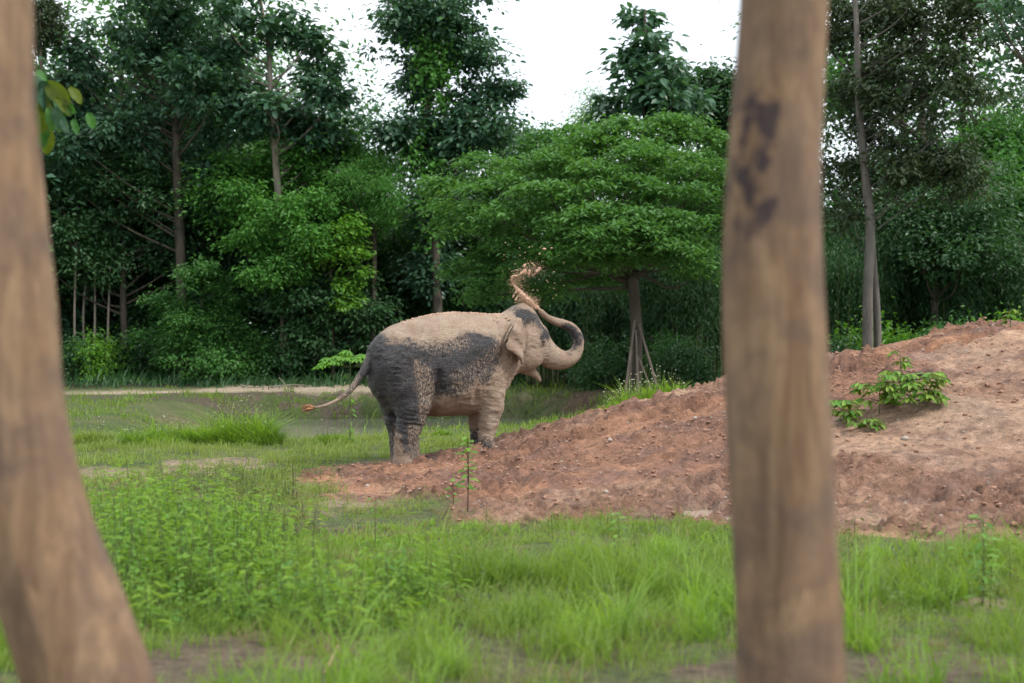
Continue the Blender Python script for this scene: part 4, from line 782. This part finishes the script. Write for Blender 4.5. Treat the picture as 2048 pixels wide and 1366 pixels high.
for src, px, Y, rz, sc, lb in ((s1, 250, 52, 1, 1.2, 'shrub under the slim pale saplings'), (s2, 320, 53, 2, 1.1, 'dark shrub between the saplings and the round bush'), (s1, 560, 50, 3, 1.1, 'shrub under the pale-stemmed tree'), (s2, 690, 52, 4, 1.1, 'shrub behind the tail of the elephant'), (s3, 760, 50, 1, 1.2, 'shrub directly behind the rump of the elephant'),
       (s1, 850, 53, 2, 1.3, 'shrub behind the back of the elephant'), (s2, 940, 52, .5, 1.2, 'shrub below the vine-clad tree'), (s3, 1130, 50, 3, 1.2, 'shrub between the elephant and the propped tree'), (s1, 1210, 48, 2.5, 1., 'shrub just left of the propping poles'), (s2, 1330, 47, 1.6, .9, 'shrub just right of the propping poles'),
       (s3, 1400, 46, 4, 1., 'shrub left of the scarred trunk above the mound'), (s1, 1660, 46, .7, 1., 'shrub right of the scarred trunk above the mound'), (s4, 1780, 48, 1.7, 1.2, 'light shrub between grey stem and mound crest'), (s2, 1880, 47, 5, 1.1, 'shrub behind the middle of the mound crest'), (s4, 1990, 46, 2.7, 1.2, 'light shrub behind the right end of the mound crest'),
       (s3, 2060, 44, 3.3, 1.2, 'shrub at the right border above the mound'), (s4, 810, 60, 3, 1.4, 'sunlit shrub glimpsed above the back of the elephant'), (s4, 640, 62, 3, 1.6, 'bright shrub deep between trunks at left of centre')):
    if px < 1150: Y = max(Y+4.5, 55.)
    x = (px-1024)/F*Y; dup(src, (x, Y, float(gz(x, Y))), rz, sc, lb)

# wood farther back: copies of three trees
protos = []
for i, (mt, ln) in enumerate(((M_dark, .26), (M_mid, .24), (M_teak, .3))):
    B = [(rng.normal()*1.5, rng.normal()*1.5, 7+rng.normal()*2.4, 2.6, 2.6, 2.2) for _ in range(5)]+[(rng.normal()*1.5, rng.normal()*1.5, 3.6, 2.6, 2.6, 1.8) for _ in range(3)]
    me, C = crown_mesh('crown', B, 170, 60, .6, ln, .55, 'rhomb', .4, .7, hole=.1); t = thing('forest_tree', 'x', 'tree', group='trees filling the back of the wood')
    tr = spline([(0, 0, -.3, .24), (.1, 0, 3, .19), (-.1, .1, 7, .13), (0, 0, 10.5, .05)], 4); link('trunk', limbs_mesh('trunk', tr, C, 16, .07), M_barkd, t); link('crown', me, mt, t); protos.append(t)
BACK = [(60, 64, 1.3), (150, 70, 1.5), (240, 64, 1.35), (330, 72, 1.55), (430, 66, 1.5), (520, 70, 1.3), (590, 66, .95), (660, 78, .9), (720, 70, .85), (800, 66, .9), (870, 75, 1.1), (930, 68, .95), (1010, 72, .95), (1090, 80, 1.0), (1150, 68, .8), (1230, 76, .95), (1320, 69, .95), (1400, 77, 1.1), (1470, 68, 1.1), (1560, 74, 1.1), (1640, 84, .75), (1760, 74, 1.2), (1850, 70, 1.6), (1930, 76, 1.7), (2010, 70, 1.1), (2090, 77, 1.1), (-30, 60, 1.4), (2150, 66, 1.1), (110, 80, 1.3), (380, 82, 1.4), (250, 88, 1.5), (480, 86, 1.6)]
TH_ = [(-20, 58, 1.2), (60, 61, 1.2), (130, 59, 1.1), (210, 62, 1.3), (280, 60, 1.1), (350, 63, 1.3), (430, 60, 1.1), (500, 62, 1.2), (580, 60, 1.0), (650, 64, 1.1), (710, 61, .9), (790, 60, .95), (860, 62, 1.0), (930, 59, .95), (1000, 61, 1.0), (1080, 59, .9), (1160, 60, .9), (1240, 61, .9), (1320, 58, .9), (1400, 60, 1.), (1480, 58, 1.1), (1560, 60, 1.1), (1640, 62, .8), (1720, 60, .9), (1800, 58, 1.1), (1880, 61, 1.2), (1960, 59, 1.2), (2040, 61, 1.1), (2120, 58, 1.2)]
MARKS = [(-50, 'the leaning trunk at the left border'), (130, 'the corner tree at upper left'), (215, 'the slim pale saplings'), (330, 'the broad dark tree'), (420, 'the rounded bush'), (500, 'the gap right of the broad tree'), (570, 'the pale slender stem'), (650, 'the bright green bush'), (730, 'the yellow-green feathery tree'), (800, 'the rump of the elephant'), (870, 'the vine-clad tree'), (940, 'the back of the elephant'), (1020, 'the flung soil'), (1100, 'the curled elephant trunk'), (1180, 'the left half of the umbrella-shaped crown'), (1270, 'the propped trunk'), (1360, 'the right half of the umbrella-shaped crown'), (1440, 'the left side of the scarred trunk'), (1560, 'the scarred trunk'), (1670, 'the right side of the scarred trunk'), (1740, 'the grey double stem'), (1820, 'the mound plants'), (1900, 'the dark olive tree'), (1990, 'the right end of the mound crest'), (2060, 'the right border of the view'), (2150, 'the overhanging branches')]
def near_mark(px): return min(MARKS, key=lambda m: abs(m[0]-px))[1]
used = {}
def uniq(a):
    used[a] = used.get(a, 0)+1; return a if used[a] == 1 else a+[', taller one', ', farther one', ', most hidden one'][min(used[a]-2, 2)]
kinds = ['dark green', 'mid green', 'blue-green']
for i, (px, Y, sc) in enumerate(BACK):
    x = (px-1024)/F*Y; z = float(gz(x, Y))-.1; p = protos[i % 3]; lb = uniq(kinds[i % 3]+' back-row tree beyond '+near_mark(px))
    if i < 3: p.location = (x, Y, z); p.rotation_euler = (0, 0, i*2.); p.scale = (sc,)*3; p['label'] = lb
    else: dup(p, (x, Y, z), i*1.7, sc, lb)
th = []
for i, (mt, ln) in enumerate(((M_dark, .22), (M_mid, .2), (M_teak, .28), (M_dark, .3))):
    B = [(rng.normal()*1.2, rng.normal()*.9, 1.2+k*.85, 1.5, 1.4, 1.1) for k in range(8)]
    me, C = crown_mesh('crown', B, 190, 60, .38, ln, .5, 'oval' if ln > .25 else 'rhomb', .4, .7, hole=.25); t = thing('thicket_tree', 'x', 'tree', group='low trees of the thicket')
    tr = spline([(0, 0, -.3, .12), (.2, 0, 2.5, .09), (-.1, .1, 5, .06), (0, 0, 7.5, .03)], 4); link('trunk', limbs_mesh('trunk', tr, C, 16, .04), M_barkd, t); link('crown', me, mt, t); th.append(t)
kinds = ['dark small-leaved', 'fresh green', 'blue-green', 'dark large-leaved']
for i, (px, Y, sc) in enumerate(TH_):
    x = (px-1024)/F*Y; z = float(gz(x, Y))-.1; q = (i*7) % 4; p = th[q]; lb = uniq(kinds[q]+' thicket tree behind '+near_mark(px))
    if p['label'] == 'x': p.location = (x, Y, z); p.rotation_euler = (0, 0, i*2.); p.scale = (sc,)*3; p['label'] = lb
    else: dup(p, (x, Y, z), i*1.7, sc, lb)

# ------------------------------------------------------------------ hanging branch of large leaves by the left trunk, stem behind the trunk
def single_leaf(t, name, P, D, Nn, ln, wd, mt, wave=.06):
    D = np.array(D, float); D /= np.linalg.norm(D); B_ = np.cross(Nn, D); B_ /= np.linalg.norm(B_); N2 = np.cross(D, B_); n = 9; m = 5; V = []
    for i in range(n):
        u = i/(n-1); hw = wd*.5*(math.sin(math.pi*min(u*.93+.05, 1))**.7)*(1 if u < 1 else 0)
        for j in range(m):
            v = (j-2)/2; V.append(np.array(P)+D*u*ln+B_*v*hw+N2*(-.35*u*u*ln+abs(v)*wd*.16+wave*ln*math.sin(u*14+v*1.5)*abs(v)*.6))
    i, j = np.meshgrid(np.arange(n-1), np.arange(m-1), indexing='ij'); Qd = np.stack([i*m+j, i*m+j+1, (i+1)*m+j+1, (i+1)*m+j], -1).reshape(-1, 4)
    return link(name, mesh(name, V, Qd, True, {'rnd': ('FACE', np.full(len(Qd), rng.random()))}), mt, t)
Yb = 11.; xb = (-20-1024)/F*Yb; t = thing('teak_sapling', 'young tree with a drooping cluster of big yellowing leaves beside the leaning trunk', 'young tree', (xb, Yb, float(gz(xb, Yb))))
z0 = float(gz(xb, Yb)); kk = Yb/F; lp = lambda px, py, dy=0: np.array([(px-1024)*kk-xb, dy, EYE+(HZ-py)*kk-z0])
mb = MB(); add_tube(mb, spline([(0, 0, -.1), lp(0, 700), lp(20, 450), lp(15, 200), lp(20, 20)], 5), np.linspace(.05, .02, 21), 8); add_tube(mb, spline([lp(18, 330), lp(60, 230, -.1), lp(100, 170, -.1)], 4), np.linspace(.018, .008, 9), 6); link('stem', mb.mesh('stem', True), M_barkp, t)
for (a, b, c_, d_, ln, wd, mt) in [(85, 160, 75, 235, .30, .20, M_teak), (92, 168, 118, 240, .33, .22, M_teak), (104, 172, 150, 215, .30, .20, M_yel), (110, 178, 140, 260, .32, .2, M_yel), (95, 200, 100, 285, .32, .2, M_yel), (88, 230, 85, 300, .26, .16, M_yel), (125, 205, 165, 240, .22, .13, M_yel), (120, 220, 140, 285, .25, .13, M_teak), (90, 160, 115, 162, .15, .12, M_mid), (145, 180, 180, 215, .18, .12, M_yel), (70, 200, 60, 280, .3, .2, M_mid), (135, 240, 155, 290, .2, .1, M_teak)]:
    A = lp(a, b, rng.normal()*.08-.1); Bv = lp(c_, d_, rng.normal()*.1-.15); single_leaf(t, 'leaf', A, Bv-A, np.array([rng.normal()*.5, -1, .5]), ln*.82, wd*.72, mt)
    A2 = lp(a+rng.normal()*14, b+rng.uniform(0, 60), rng.normal()*.08); single_leaf(t, 'leaf', A2, Bv-A+np.array([rng.normal()*.1, 0, -.05]), np.array([rng.normal()*.6, -1, .4]), ln*.7, wd*.6, mt if rng.random() < .5 else M_mid)
for (a, b, s) in [(95, 480, 1), (100, 500, .8), (98, 530, .9), (108, 590, 1.), (105, 610, .8), (92, 560, .7)]:
    A = lp(a-20, b); single_leaf(t, 'leaf', A, np.array([.8, 0, -.5+rng.normal()*.3]), np.array([0, -1, .6]), .13*s, .05, M_mid)

# ------------------------------------------------------------------ grass
def seg_grass(name, lab, n, x0f, Y0, Y1, hfun, dens, mt, wd, lean=(.25, .8), cat='grass', seg=3, per=26, cr=.05):
    nc = n//per; y = np.sqrt(rng.uniform(Y0**2, Y1**2, nc)); u = rng.uniform(x0f[0], x0f[1], nc); x = u*y; p = dens(x, y); k = rng.random(nc) < p; x, y = x[k], y[k]
    Hc = hfun(x, y)*np.exp(rng.normal(size=len(x))*.38); m = len(x); off = rng.normal(size=(m, per, 2))*cr*(1+.04*y)[:, None, None]*rng.uniform(.5, 1.5, m)[:, None, None]; X = (x[:, None]+off[..., 0]).ravel(); Y = (y[:, None]+off[..., 1]).ravel()
    z = gz(X, Y); H = np.repeat(Hc, per)*rng.uniform(.35, 1.2, len(X)); P = np.stack([X, Y, z-.01], 1)
    V, Qd, T3, r = blades(P, H, rng.uniform(*lean, len(X)), wd*rng.uniform(.6, 1.3, len(X))*(.6+Y/25), seg); rc = np.repeat(rng.random(m), per); rf = np.concatenate([np.tile(rc, seg-1), rc]); r = r*.55+rf*.45
    me = mesh(name, V, [Qd, T3], False, {'rnd': ('FACE', r)})
    return link(name, me, mt, label=lab, cat=cat, kind='stuff')
def clump(x, y, f=1.6, s=200): return fbm2(x*f, y*f, 3, s)
def bare(x, y): return np.clip(1-mud_mask(x, y)*1.08, 0, 1)*(1-patch_mask(x, y, PATCH)*.88)*(1-patch_mask(x, y, HOLE)*.97)
def dens_near(x, y): return bare(x, y)*(.10+.90*sst(.41, .54, clump(x, y)))*(.45+.55*sst(7, 8.6, y))
def h_near(x, y): return (.05+.25*sst(.36, .64, clump(x, y, 1.3, 210)))*(1-.72*sst(10.8, 13.2, y))*(.55+.45*sst(6.8, 8.4, y))*(.75+.25*sst(-.5, .3, x))
seg_grass('tall_grass', 'tall bright green grass covering the foreground', 195000, (-.5, .5), 5.2, 15.2, h_near, dens_near, M_grass, .008, lean=(.2, 1.1))
seg_grass('grass_clumps', 'scattered taller lush grass clumps of the foreground', 30000, (-.5, .5), 6.4, 14.6, lambda x, y: (.24+.16*clump(x, y, 2., 219))*(1-.6*sst(10.5, 13, y)), lambda x, y: bare(x, y)*sst(.5, .62, clump(x, y, 1.9, 220)), M_tuft, .011, lean=(.25, 1.3), per=44, cr=.045)
seg_grass('dry_grass', 'dry straw-coloured grass mixed into the green of the foreground', 50000, (-.5, .5), 5.2, 20, lambda x, y: .04+.10*clump(x, y, 1.5, 215), lambda x, y: bare(x, y)*(.3+.7*sst(.45, .6, clump(x, y, 1.2, 216))), M_straw, .006, lean=(.5, 1.5))
seg_grass('fine_grass', 'fine yellow-green grass between the taller clumps', 70000, (-.5, .5), 6, 17, lambda x, y: (.05+.14*clump(x, y, 2., 217))*(1-.5*sst(11, 13, y)), lambda x, y: bare(x, y)*(.3+.7*sst(.4, .6, clump(x, y, 2.2, 218))), M_grass2, .005, lean=(.3, 1.2))
def dens_mid(x, y): return bare(x, y)*(.35+.65*sst(.35, .6, clump(x, y, .8, 230)))*(1-.0*x)
seg_grass('short_grass', 'short pale grass on the flat between mud and pond', 120000, (-.42, .12), 15, 31, lambda x, y: .05+.10*sst(.4, .65, clump(x, y, .9, 240)), dens_mid, M_grass2, .009, seg=2, per=18)
def dens_bank(x, y):
    yn, yf = pond_sd(x, y); pa = np.exp(-((y-(yf+6.0+.3*np.sin(x*.5)))/2.)**4)*(x < -2)
    return (1-pa)*((y > yf+.2) | (x < -9.5) | (y < yn+1.4))*(.25+.75*sst(.45, .6, clump(x, y, .6, 250)))*(1-sst(1.2, 2.2, x)*.85)*(1+1.2*sst(-3, -1, x))*(1-.8*sst(7, 9, y-yf))
seg_grass('bank_grass', 'rough grass on the banks of the pond', 42000, (-.36, .2), 30, 54, lambda x, y: .10+.14*clump(x, y, 1.2, 260), dens_bank, M_grass, .014, seg=2, per=14, cr=.08)
def dens_fb(x, y): return (x > 3)*.0+sst(0, 1, y-52)*.8*(1-.0*x)
seg_grass('forest_floor_plants', 'low dark plants on the floor at the edge of the wood', 46000, (-.4, .4), 52.5, 60, lambda x, y: .15+.45*clump(x, y, .8, 270), lambda x, y: .3+.7*clump(x, y, .7, 280), M_dark, .022, (.4, 1.1), 'undergrowth', 2, 12, .15)

def tuft(name, lab, px, py, Y, rx, hgt, n, mt, group=None, seeds=0, ry=None, z=None):
    x0 = (px-1024)/F*Y; z0 = float(gz(x0, Y)); r = rx/F*Y; a = rng.random(n)*6.28; q = np.sqrt(rng.random(n)); x = np.cos(a)*q*r; y = np.sin(a)*q*(ry or r*.5); zz = gz(x+x0, y+Y)-z0
    H = 1.7*hgt*(1-.6*q*q)*rng.uniform(.3, 1.15, n)*(.45+1.0*vn2(x*3.5, y*3.5, 7)); V, Qd, T3, rr = blades(np.stack([x, y, zz-.02], 1), H, rng.uniform(.3, 1.3, n), .024*rng.uniform(.6, 1.3, n), 3)
    t = thing(name, lab, 'grass clump', (x0, Y, z0), group=group); link('blades', mesh('blades', V, [Qd, T3], False, {'rnd': ('FACE', rr)}), mt, t)
    if seeds:
        mb = MB(); hp = []
        for i in range(seeds):
            k = rng.integers(n); P0 = np.array([x[k], y[k], zz[k]]); h_ = hgt*rng.uniform(.9, 1.6)*(1-.4*q[k]**2); P1 = P0+np.array([rng.normal()*.08, rng.normal()*.08, h_]); add_tube(mb, np.array([P0, P0*.5+P1*.5, P1]), [.004, .004, .003], 3, cap=False); hp.append(P1)
        link('stalks', mb.mesh('stalks'), M_stem, t, kind='stuff'); Vl, Fl = lumps(np.array(hp), rng.uniform(.007, .013, len(hp))); link('flower_heads', mesh('flower_heads', Vl, Fl), M_seed, t, kind='stuff')
    return t
GT = 'bright grass clumps by the pond'
tuft('grass_clump', 'tallest bright grass clump, left of the open pond water', 480, 870, 27.5, 85, .62, 3000, M_tuft, GT, 70)
tuft('grass_clump', 'long low bright grass clump, left of the tallest clump', 330, 870, 27.5, 95, .38, 2500, M_tuft, GT, 50)
tuft('grass_clump', 'pale grass clump close to the leaning foreground trunk', 190, 870, 27, 45, .45, 1500, M_grass2, GT, 10)
tuft('grass_clump', 'small vivid grass clump under the sapling behind the tail', 665, 880, 27.5, 42, .32, 1600, M_tuft, GT, 14)
tuft('grass_clump', 'tiny grass clump seen between the legs of the elephant', 885, 862, 30, 18, .28, 500, M_tuft, GT, 6)
tuft('grass_clump', 'seeding grass clump on the crest of the mound below the poles', 1290, 815, 25.2, 82, .52, 2500, M_tuft, GT, 90)
tuft('grass_clump', 'short grass clump at the left end of the mound crest grass', 1235, 830, 24.6, 40, .30, 1300, M_tuft, GT, 20)

# leafy weeds of the lower left
def weeds(name, lab, pts, mt, cat='weeds', lw=.55, ll=1.):
    Pl = []; Dl = []; Ll = []; mb = MB()
    for x, y, H in pts:
        z = float(gz(x, y, True)); az = rng.random()*6.28; lean = rng.random()*.35*H; top = np.array([x+math.cos(az)*lean, y+math.sin(az)*lean, z+H]); b = np.array([x, y, z-.02]); n = int(6+H*42)
        add_tube(mb, np.array([b, (b+top)/2+np.array([0, 0, .02]), top]), [.005, .004, .002], 3, cap=False)
        for i in range(n):
            t_ = .15+.85*i/n; p = b+(top-b)*t_; a = rng.random()*6.28; r = .09*(1.15-t_*.6)*rng.random(); Pl.append(p+np.array([math.cos(a)*r, math.sin(a)*r, rng.normal()*.015])); Dl.append([math.cos(a), math.sin(a), .2-rng.random()*.6]); Ll.append(ll*rng.uniform(.022, .075)*(1.15-.4*t_))
    Pl = np.array(Pl); Dl = np.array(Dl, float); Ll = np.array(Ll); n = len(Pl); V, Fc, r = leaves(Pl, Dl, np.stack([rng.normal(size=n)*.35, rng.normal(size=n)*.35-.2, np.ones(n)], 1), Ll, Ll*lw, 'oval')
    t = thing(name, lab, cat, (0, 0, 0)); t['kind'] = 'stuff'; a = link('leaves', mesh('leaves', V, Fc, False, {'rnd': ('FACE', r)}), mt, t, kind='stuff'); b = link('stems', mb.mesh('stems'), M_stem, t, kind='stuff'); return t
pts = []
while len(pts) < 1000:
    px = rng.uniform(170, 1000); py = rng.uniform(1045, 1300); Y = EYE*F/(py-HZ); x_ = (px-1024)/F*Y
    q = ((px-380)/220)**2+((py-1140)/125)**2; q2 = ((px-700)/190)**2+((py-1200)/90)**2; nzv = fbm2(x_*2.2, Y*2.2, 3, 410)
    if min(q, q2+.35) > 1+rng.normal()*.2 or nzv < .44+rng.normal()*.03: continue
    pts.append((x_, Y, rng.uniform(.07, .32)*(.5+1.4*sst(.44, .62, nzv))*(1.1 if px < 420 else .8)))
random.shuffle(pts)
weeds('leafy_weeds', 'dense leafy green weeds at the lower left, right of the leaning trunk', pts[:520], M_weed)
weeds('slender_weeds', 'taller slender-leaved light green weeds among the leafy ones at lower left', [(a+rng.normal()*.15, b+rng.normal()*.15, c_*1.25) for a, b, c_ in pts[520:]], M_tuft, lw=.24, ll=1.7)
pts = []
for _ in range(330):
    px, py = (rng.normal(470, 90), rng.normal(985, 22)) if rng.random() < .65 else (rng.uniform(900, 2040), rng.uniform(1060, 1250)); Y = EYE*F/(py-HZ); pts.append(((px-1024)/F*Y, Y, rng.uniform(.08, .26)))
weeds('scattered_weeds', 'small leafy weeds scattered through the grass', pts, foliage('small_weed_leaf', (.07, .12, .02), (.14, .19, .04), .4))

# ------------------------------------------------------------------ single plants with separate leaves
def plant(name, lab, px, Y, height, leafspec, mt, stem_r=.008, cat='plant', stem_mt=None, lean=(0, 0), z=None, group=None):
    x0 = (px-1024)/F*Y; z0 = float(gz(x0, Y)) if z is None else z; t = thing(name, lab, cat, (x0, Y, z0), group=group); top = np.array([lean[0], lean[1], height])
    mb = MB(); P = spline([(0, 0, -.05), top*.5+np.array([.01, 0, 0]), top], 5); add_tube(mb, P, np.linspace(stem_r, stem_r*.5, len(P)), 6)
    for p, d, nn, ln, wd in leafspec(top):
        k = int(np.clip(np.interp(p[2], P[:, 2], np.arange(len(P))), 0, len(P)-1)); 
        if np.linalg.norm(P[k]-p) > .03: add_tube(mb, np.array([P[k], (P[k]+p)/2+np.array([0, 0, .02]), p]), [stem_r*.5, stem_r*.4, stem_r*.3], 4)
        single_leaf(t, 'leaf', p, d, nn, ln, wd, mt if not isinstance(mt, list) else mt[int(rng.integers(len(mt)))])
    link('stem', mb.mesh('stem', True), stem_mt or M_stem, t); return t
def umb_leaves(top):       # flat umbrella of long leaflets
    out = []
    for k in range(26):
        a = rng.random()*6.28; r = .68*math.sqrt(rng.random()); h_ = top[2]-rng.uniform(.0, .16)-r*.30; c_ = np.array([top[0]+math.cos(a)*r, top[1]+math.sin(a)*r, h_])
        for j in range(6): b = a+(j-2.5)*.62; out.append((c_, [math.cos(b), math.sin(b), -.15], [0, -.1, 1], .17, .06))
    for k in range(10): a = rng.random()*6.28; out.append((np.array([0, 0, top[2]*rng.uniform(.1, .75)])+np.array([math.cos(a), math.sin(a), 0])*.05, [math.cos(a), math.sin(a), -.3], [0, -.3, 1], .1, .045))
    return out
plant('sapling', 'thin sapling with a flat spray of light green leaves behind the tail', 700, 27, 1.86, umb_leaves, M_bright, .012, 'sapling')
def upright(n, lo, hi, ln, wd, rr=.02):
    def f(top):
        out = []
        for i in range(n):
            t_ = lo+(hi-lo)*i/(n-1); a = i*2.4+rng.random(); p = top*t_+np.array([math.cos(a), math.sin(a), 0])*rr; out.append((p, [math.cos(a), math.sin(a), .35-rng.random()*.5], [0, -.4, 1], ln*(1.1-.5*abs(t_-.6))*rng.uniform(.8, 1.2), wd))
        return out
    return f
plant('tall_herb', 'upright leafy herb with a dark dried stalk in front of the elephant', 935, 15.2, .80, upright(26, .3, 1.0, .10, .05), M_weed, .008, 'herb', M_dry)
plant('tall_herb', 'smaller bare herb stem just left of the upright leafy herb', 905, 15.0, .42, upright(9, .4, 1.0, .07, .035), M_weed, .005, 'herb', M_dry)
plant('withered_herb', 'withered dark herb stalk standing in the pale grass at left', 585, 16.8, .40, upright(12, .2, .95, .05, .025), foliage('withered_leaf', (.04, .03, .02), (.10, .09, .03), .2), .008, 'herb', M_dry)
plant('tall_herb', 'blurred tall herb at the right edge before the foot of the mound', 1965, 9.6, .62, upright(26, .1, 1.0, .10, .035, .03), M_weed, .006, 'herb', M_stem)
plant('tall_herb', 'second blurred herb at right, shorter and left of the tallest one', 1890, 10.5, .40, upright(10, .3, 1.0, .07, .03, .02), M_weed, .004, 'herb', M_stem)
plant('tall_herb', 'leafy herb rising from the grass left of the scarred trunk', 1235, 11.5, .42, upright(16, .2, 1.0, .08, .035, .02), M_weed, .005, 'herb', M_stem)
def palm_leaves(n, R, h, lobes=5):
    def f(top):
        out = []
        for k in range(n):
            a = k*2.4+rng.random(); r = R*math.sqrt(rng.random()); c_ = np.array([top[0]+math.cos(a)*r, top[1]+math.sin(a)*r*.7, top[2]*rng.uniform(.35, 1.05)])
            for j in range(lobes): b = a+(j-(lobes-1)/2)*.7; out.append((c_, [math.cos(b), math.sin(b), -.2+rng.normal()*.15], [rng.normal()*.2, -.4, 1], h*rng.uniform(.8, 1.1), h*.36))
        return out
    return f
def on_mound(px, py):      # find where the sight line meets the heap
    Ys = np.linspace(13, 22, 400); z = gz((px-1024)/F*Ys, Ys); zl = EYE+(HZ-py)/F*Ys; i = np.argmax(z >= zl); return float(Ys[i])
GM = 'leafy plants growing on the dirt mound'
YM = [foliage('mound_leaf', (.15, .27, .035), (.27, .40, .07), .4), M_yel, M_bright]
for px, py, hh, n, R, ls, lb, st in [(1828, 825, .50, 56, .40, .14, 'widest bushy plant with woody stems on the dirt mound', M_barkp), (1758, 828, .42, 24, .28, .14, 'yellow-green plant in the middle of the mound group', M_stem), (1685, 848, .28, 16, .20, .14, 'low broad-leaved plant nearest the scarred trunk on the mound', M_stem), (1800, 790, .56, 9, .08, .12, 'tall thin shoot behind the widest bushy plant', M_stem), (1740, 862, .14, 12, .24, .11, 'sprawling small plant at the lower edge of the mound group', M_stem)]:
    Y = on_mound(px, py); plant('mound_plant', lb, px, Y, hh, palm_leaves(n, R, ls), YM, .010, 'plant', st, group=GM)
plant('mound_plant', 'small leafy shoot on the mound crest at the right edge', 2020, 21.8, .28, palm_leaves(8, .08, .1), YM, .008, 'plant', group=GM)

# ------------------------------------------------------------------ stones, clods, twigs
def scatter(name, lab, n, rfun, mt, cat, seedm):
    x = rng.uniform(-3, 9.5, n*4); y = rng.uniform(13, 23.5, n*4); k = (mud_mask(x, y) > .6) & (rng.random(n*4) < .15+.85*sst(.45, .62, fbm2(x*.8+4, y*.8, 3, seedm))); x, y = x[k][:n], y[k][:n]; r = rfun(len(x))
    Vl, Fl = lumps(np.stack([x, y, gz(x, y)+r*.3], 1), r); return link(name, mesh(name, Vl, Fl, False), mt, label=lab, cat=cat, kind='stuff')
scatter('soil_clods', 'loose clods of red-brown soil strewn over the mound', 9000, lambda n: .005+.024*rng.random(n)**4, M_clod, 'soil clods', 51)
scatter('gravel', 'small pale pebbles strewn over the mound', 1200, lambda n: .006+.012*rng.random(n)**2, M_stone, 'gravel', 300)
for px, py, r, lb in [(1220, 884, .034, 'pale round stone on the upper slope of the mound, right of the elephant'), (1212, 986, .03, 'pale stone low on the slope below the round stone'), (1810, 880, .042, 'brown stone below the widest mound plant'), (735, 978, .035, 'small pale stone at the left end of the mud'), (1390, 843, .03, 'little pale stone left of the scarred trunk'), (1690, 690, .0, '')]:
    if not r: continue
    Y = on_mound(px, py) if px > 900 else EYE*F/(py-HZ); x = (px-1024)/F*Y; Vl, Fl = lumps(np.zeros((1, 3)), np.array([r]), .8, .2); link('stone', mesh('stone', Vl, Fl, True), M_stone, loc=(x, Y, float(gz(x, Y))+r*.4), label=lb, cat='stone', group='single stones lying on the mud')
def twig(name, lab, pts_, r, mt=M_stake, group=None):
    P = np.array(pts_, float); mb = MB(); add_tube(mb, spline(P-P[0], 4), np.linspace(r, r*.4, (len(P)-1)*4+1), 6); link(name, mb.mesh(name, True), mt, loc=P[0], label=lb_(lab), cat='stick', group=group)
lb_ = lambda s: s
def gpt(px, Y, dz): x = (px-1024)/F*Y; return (x, Y, float(gz(x, Y))+dz)
GS = 'dead sticks lying about'
twig('dead_branch', 'bare dead branch sticking up beside the far path', [gpt(588, 51.4, .02), gpt(575, 51.5, .10), gpt(558, 51.5, .42)], .03, M_barkp, GS)
twig('dead_branch', 'long dead branch lying along the far path', [gpt(540, 51.3, .10), gpt(590, 51.4, .14), gpt(625, 51.3, .05)], .035, M_barkp, GS)
twig('dead_branch', 'short dead branch lying left of the longer ones by the path', [gpt(480, 51.3, .12), gpt(505, 51.3, .06), gpt(530, 51.3, .1)], .03, M_barkp, GS)
twig('dry_stick', 'dry stick leaning in the grass at the bottom of the view', [gpt(648, 7.6, .0), gpt(662, 7.65, .06), gpt(676, 7.7, .13)], .008, M_sand, GS)
